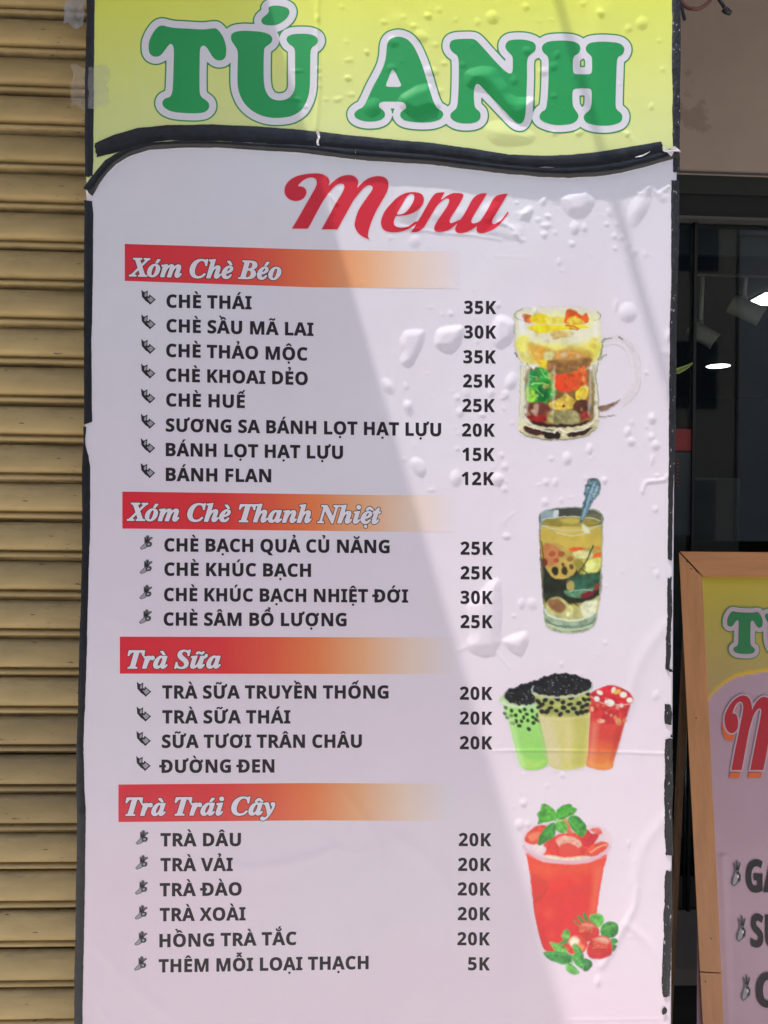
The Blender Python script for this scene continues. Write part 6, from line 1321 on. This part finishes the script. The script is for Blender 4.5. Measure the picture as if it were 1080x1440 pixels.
def prism(name, quad, off0, off1, m, parent):
    P0 = sg(np.array([q[0] for q in quad]), np.array([q[1] for q in quad]), np.full(4, off0)); P1 = sg(np.array([q[0] for q in quad]), np.array([q[1] for q in quad]), np.full(4, off1))
    bm = bmesh.new(); A = [bm.verts.new(p) for p in P0]; B = [bm.verts.new(p + np.array([0, off0 - off1, 0]) * 0) for p in P1]
    bm.faces.new(A); bm.faces.new(B[::-1])
    for k in range(4): bm.faces.new((A[k], B[k], B[(k + 1) % 4], A[(k + 1) % 4]))
    bmesh.ops.recalc_face_normals(bm, faces=bm.faces); bmesh.ops.bevel(bm, geom=list(bm.edges), offset=.0012, segments=1, affect='EDGES')
    return bmobj(name, bm, m, parent)
prism('side_rail', [(954.5,776.5),(987.5,812),(1014.5,1368),(984,1366)], .018, -.004, M['wood'], sign)
prism('side_rail', [(984.1,1367.2),(1014.6,1369),(1021,1555),(994,1555)], .0185, -.004, M['wood'], sign)
prism('top_rail', [(955.8,775.5),(1420,779),(1385,813),(989,811)], .0182, -.004, M['wood2'], sign)
prism('side_rail', [(1420.5,780),(1386,814),(1388,1555),(1424,1555)], .018, -.004, M['wood'], sign)
# nail heads and a knock in the rail
for px_, py_ in ((966, 790), (972, 800), (979, 1010), (1000, 1320), (992, 1380)):
    q_ = sg(np.array([px_]), np.array([py_]), np.array([.0186]))[0]; bm = bmesh.new(); tube(bm, [(q_[0], q_[1] + .001, q_[2]), (q_[0], q_[1] - .0005, q_[2])], .0022, 8); bmobj('nail_head', bm, M['alu3'], sign)
# A-frame legs at the back, down to the pavement
tp = sg(np.array([970., 1405.]), np.array([800., 800.]), np.array([-.01, -.01]))
for p in tp:
    bm = bmesh.new(); a_, b_ = Vector(p), Vector((p[0], p[1] + .12, 0)); tube(bm, [a_, b_], .012, 4); bmobj('rear_leg', bm, M['wood3'], sign)
lo = sg(np.array([1000., 1400.]), np.array([1550., 1550.]), np.array([.005, .005]))
for p in lo:
    bm = bmesh.new(); tube(bm, [Vector(p), Vector((p[0], p[1] - SK * p[2], 0))], .013, 4); bmobj('front_leg', bm, M['wood3'], sign)
# printed panel, with the dim pinkish porch light painted into its colours
xs = np.linspace(980, 1400, 150); ys = np.linspace(806, 1553, 240)
X, Y = np.meshgrid(xs, ys)
arc = np.array([(980,1000),(997,984),(1005,974),(1017,963),(1034,953),(1052,948),(1070,946),(1100,943),(1200,950),(1400,965)], float); ya = np.interp(X, arc[:, 0], arc[:, 1])
lfp = .0006 + .0008 * vnoise(X, Y, 45, 91, 2) + .0030 * np.exp(-((X - 1015 - (Y - 1180) * .04) / 5) ** 2) * (Y > 1200)
P = sg(X.ravel(), Y.ravel(), lfp.ravel())
nx_ = len(xs); I = np.arange(len(ys) - 1)[:, None] * nx_ + np.arange(nx_ - 1)[None, :]
me = npmesh('sign_print', P, np.stack([I, I + nx_, I + nx_ + 1, I + 1], -1).reshape(-1, 4))
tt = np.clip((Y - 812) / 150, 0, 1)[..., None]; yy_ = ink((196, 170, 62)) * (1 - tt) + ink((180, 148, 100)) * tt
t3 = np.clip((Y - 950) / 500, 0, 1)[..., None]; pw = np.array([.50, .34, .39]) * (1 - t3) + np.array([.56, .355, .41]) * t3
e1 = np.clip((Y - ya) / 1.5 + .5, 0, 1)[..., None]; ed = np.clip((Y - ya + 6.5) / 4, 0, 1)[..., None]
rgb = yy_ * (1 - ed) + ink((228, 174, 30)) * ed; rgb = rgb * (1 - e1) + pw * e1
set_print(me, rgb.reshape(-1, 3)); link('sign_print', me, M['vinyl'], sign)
SL0 = lambda px, py, lf: sg(px, py, np.asarray(lf) + .0030)
ST = .9
X, Y = np.meshgrid(np.arange(1012, 1130, ST), np.arange(846, 932, ST))
t_ = np.array(TT); u_ = np.array(UU); ac = np.array(AC)
sx = 50 / (t_[:, 0].max() - t_[:, 0].min()); sy = 60.5 / (t_[:, 1].max() - t_[:, 1].min())
mp_ = lambda p: np.stack([1022.5 + (p[:, 0] - t_[:, 0].min()) * sx, 859.8 + (p[:, 1] - t_[:, 1].min()) * sy + (p[:, 0] - t_[:, 0].min()) * -.012], 1)
fa_ = np.full(X.shape, 1e3)
for k, p in enumerate((t_, u_, ac)):
    dd = sdf([spline([tuple(q) for q in mp_(p)], 3)], X, Y); fa_ = np.minimum(fa_, dd)
    msq_part('title_letter', dd, X, Y, M['shaded_green'], .0006, sign, SL0, False)
msq_part('title_outline', fa_ - 7.4, X, Y, M['ink_green2'], .0001, sign, SL0, False); msq_part('title_outline', fa_ - 6.2, X, Y, M['shaded_white'], .00035, sign, SL0, False)
M3 = tr([(350,440),(375,360),(420,280),(480,210),(550,168),(600,162),(650,185),(680,235),(696,300),(698,355,1),(730,280),(780,215),(840,180),(900,195),(960,240),(990,320),(985,420),(950,560),(905,760),(870,960),(840,1106,1),(676,1106,1),(715,900),(755,700),(790,520),(812,400),(815,345),(795,325),(760,345),(720,410),(695,480),(680,530),(650,650),(620,820),(590,980),(567,1106,1),(437,1106,1),(480,880),(525,660),(560,480),(585,350),(582,270),(555,240),(510,260),(470,320),(450,390,1),(480,392),(508,420),(520,480),(518,560),(500,605),(465,635),(420,635),(380,600),(355,530)], 980, 960, 9)
X, Y = np.meshgrid(np.arange(1010, 1096, .8), np.arange(972, 1100, .8)); fm3 = sdf([spline(M3, 4)], X, Y)
C3 = np.array([(p[0] - 3.6, p[1] + 11.2) + tuple(p[2:]) if False else (p[0] - 3.6, p[1] + 11.2) for p in M3]); f4 = sdf([spline([(a[0] - 3.6, a[1] + 11.2) + tuple(a[2:]) for a in M3], 4)], X, Y)
f4 = np.where(Y > 1084, f4, np.where(X < 1036, f4, np.maximum(f4, .5)))
msq_part('menu_swirl_shadow', np.where(Y < 1046, f4, 9), X, Y, M['ink_orange'], .0001, sign, SL0, False)
for wx in ((X < 1049), (X >= 1049)): msq_part('menu_foot_shadow', np.where((Y > 1086) & wx, f4, 9), X, Y, M['ink_orange'], .0001, sign, SL0, False)
msq_part('menu_word_edge', fm3 - 2.3, X, Y, M['shaded_white'], .00035, sign, SL0, False); msq_part('menu_word', fm3, X, Y, M['shaded_red'], .0006, sign, SL0, False)
for tx, a, b, y0_, y1_, cap in (('GA', 1050, 1100, 1254, 1254, 44), ('SU', 1057, 1097, 1331, 1333, 45), ('C', 1064, 1092, 1416, 1416, 47)):
    text_part('menu_line', layout(tx, GS, a, b, y0_, y1_, cap, track=2), M['ink_dark'], .0004, sign, 8, .9, SL0, False)
for cx_, cy_ in ((1035.5, 1228), (1042.5, 1306), (1049, 1389)):
    flat([([(cx_ + (x - 195) / 5.54, cy_ + (y - 265) / 5.54) for x, y in p], m_) for p, m_ in (
        ([(158,350),(175,370),(200,350),(228,325),(232,280),(215,250),(230,190),(222,178),(205,215),(205,165),(196,160),(190,210),(176,178),(170,190),(182,240),(175,280),(160,310)], M['ink_mid']),
        ([(168,345),(176,358),(196,338),(208,310),(200,280),(190,258),(178,290)], M['ink_grey']), ([(192,250),(212,258),(226,285),(222,318),(204,330),(214,290)], M['ink_dark']), ([(202,275),(214,278),(216,300),(206,304),(198,292)], M['ink_pink']),
        ([(186,238),(198,205),(200,168),(206,225),(224,188),(212,245)], M['ink_dark']))], 0, 0, 1, SL0, sign, 'bullet', False)
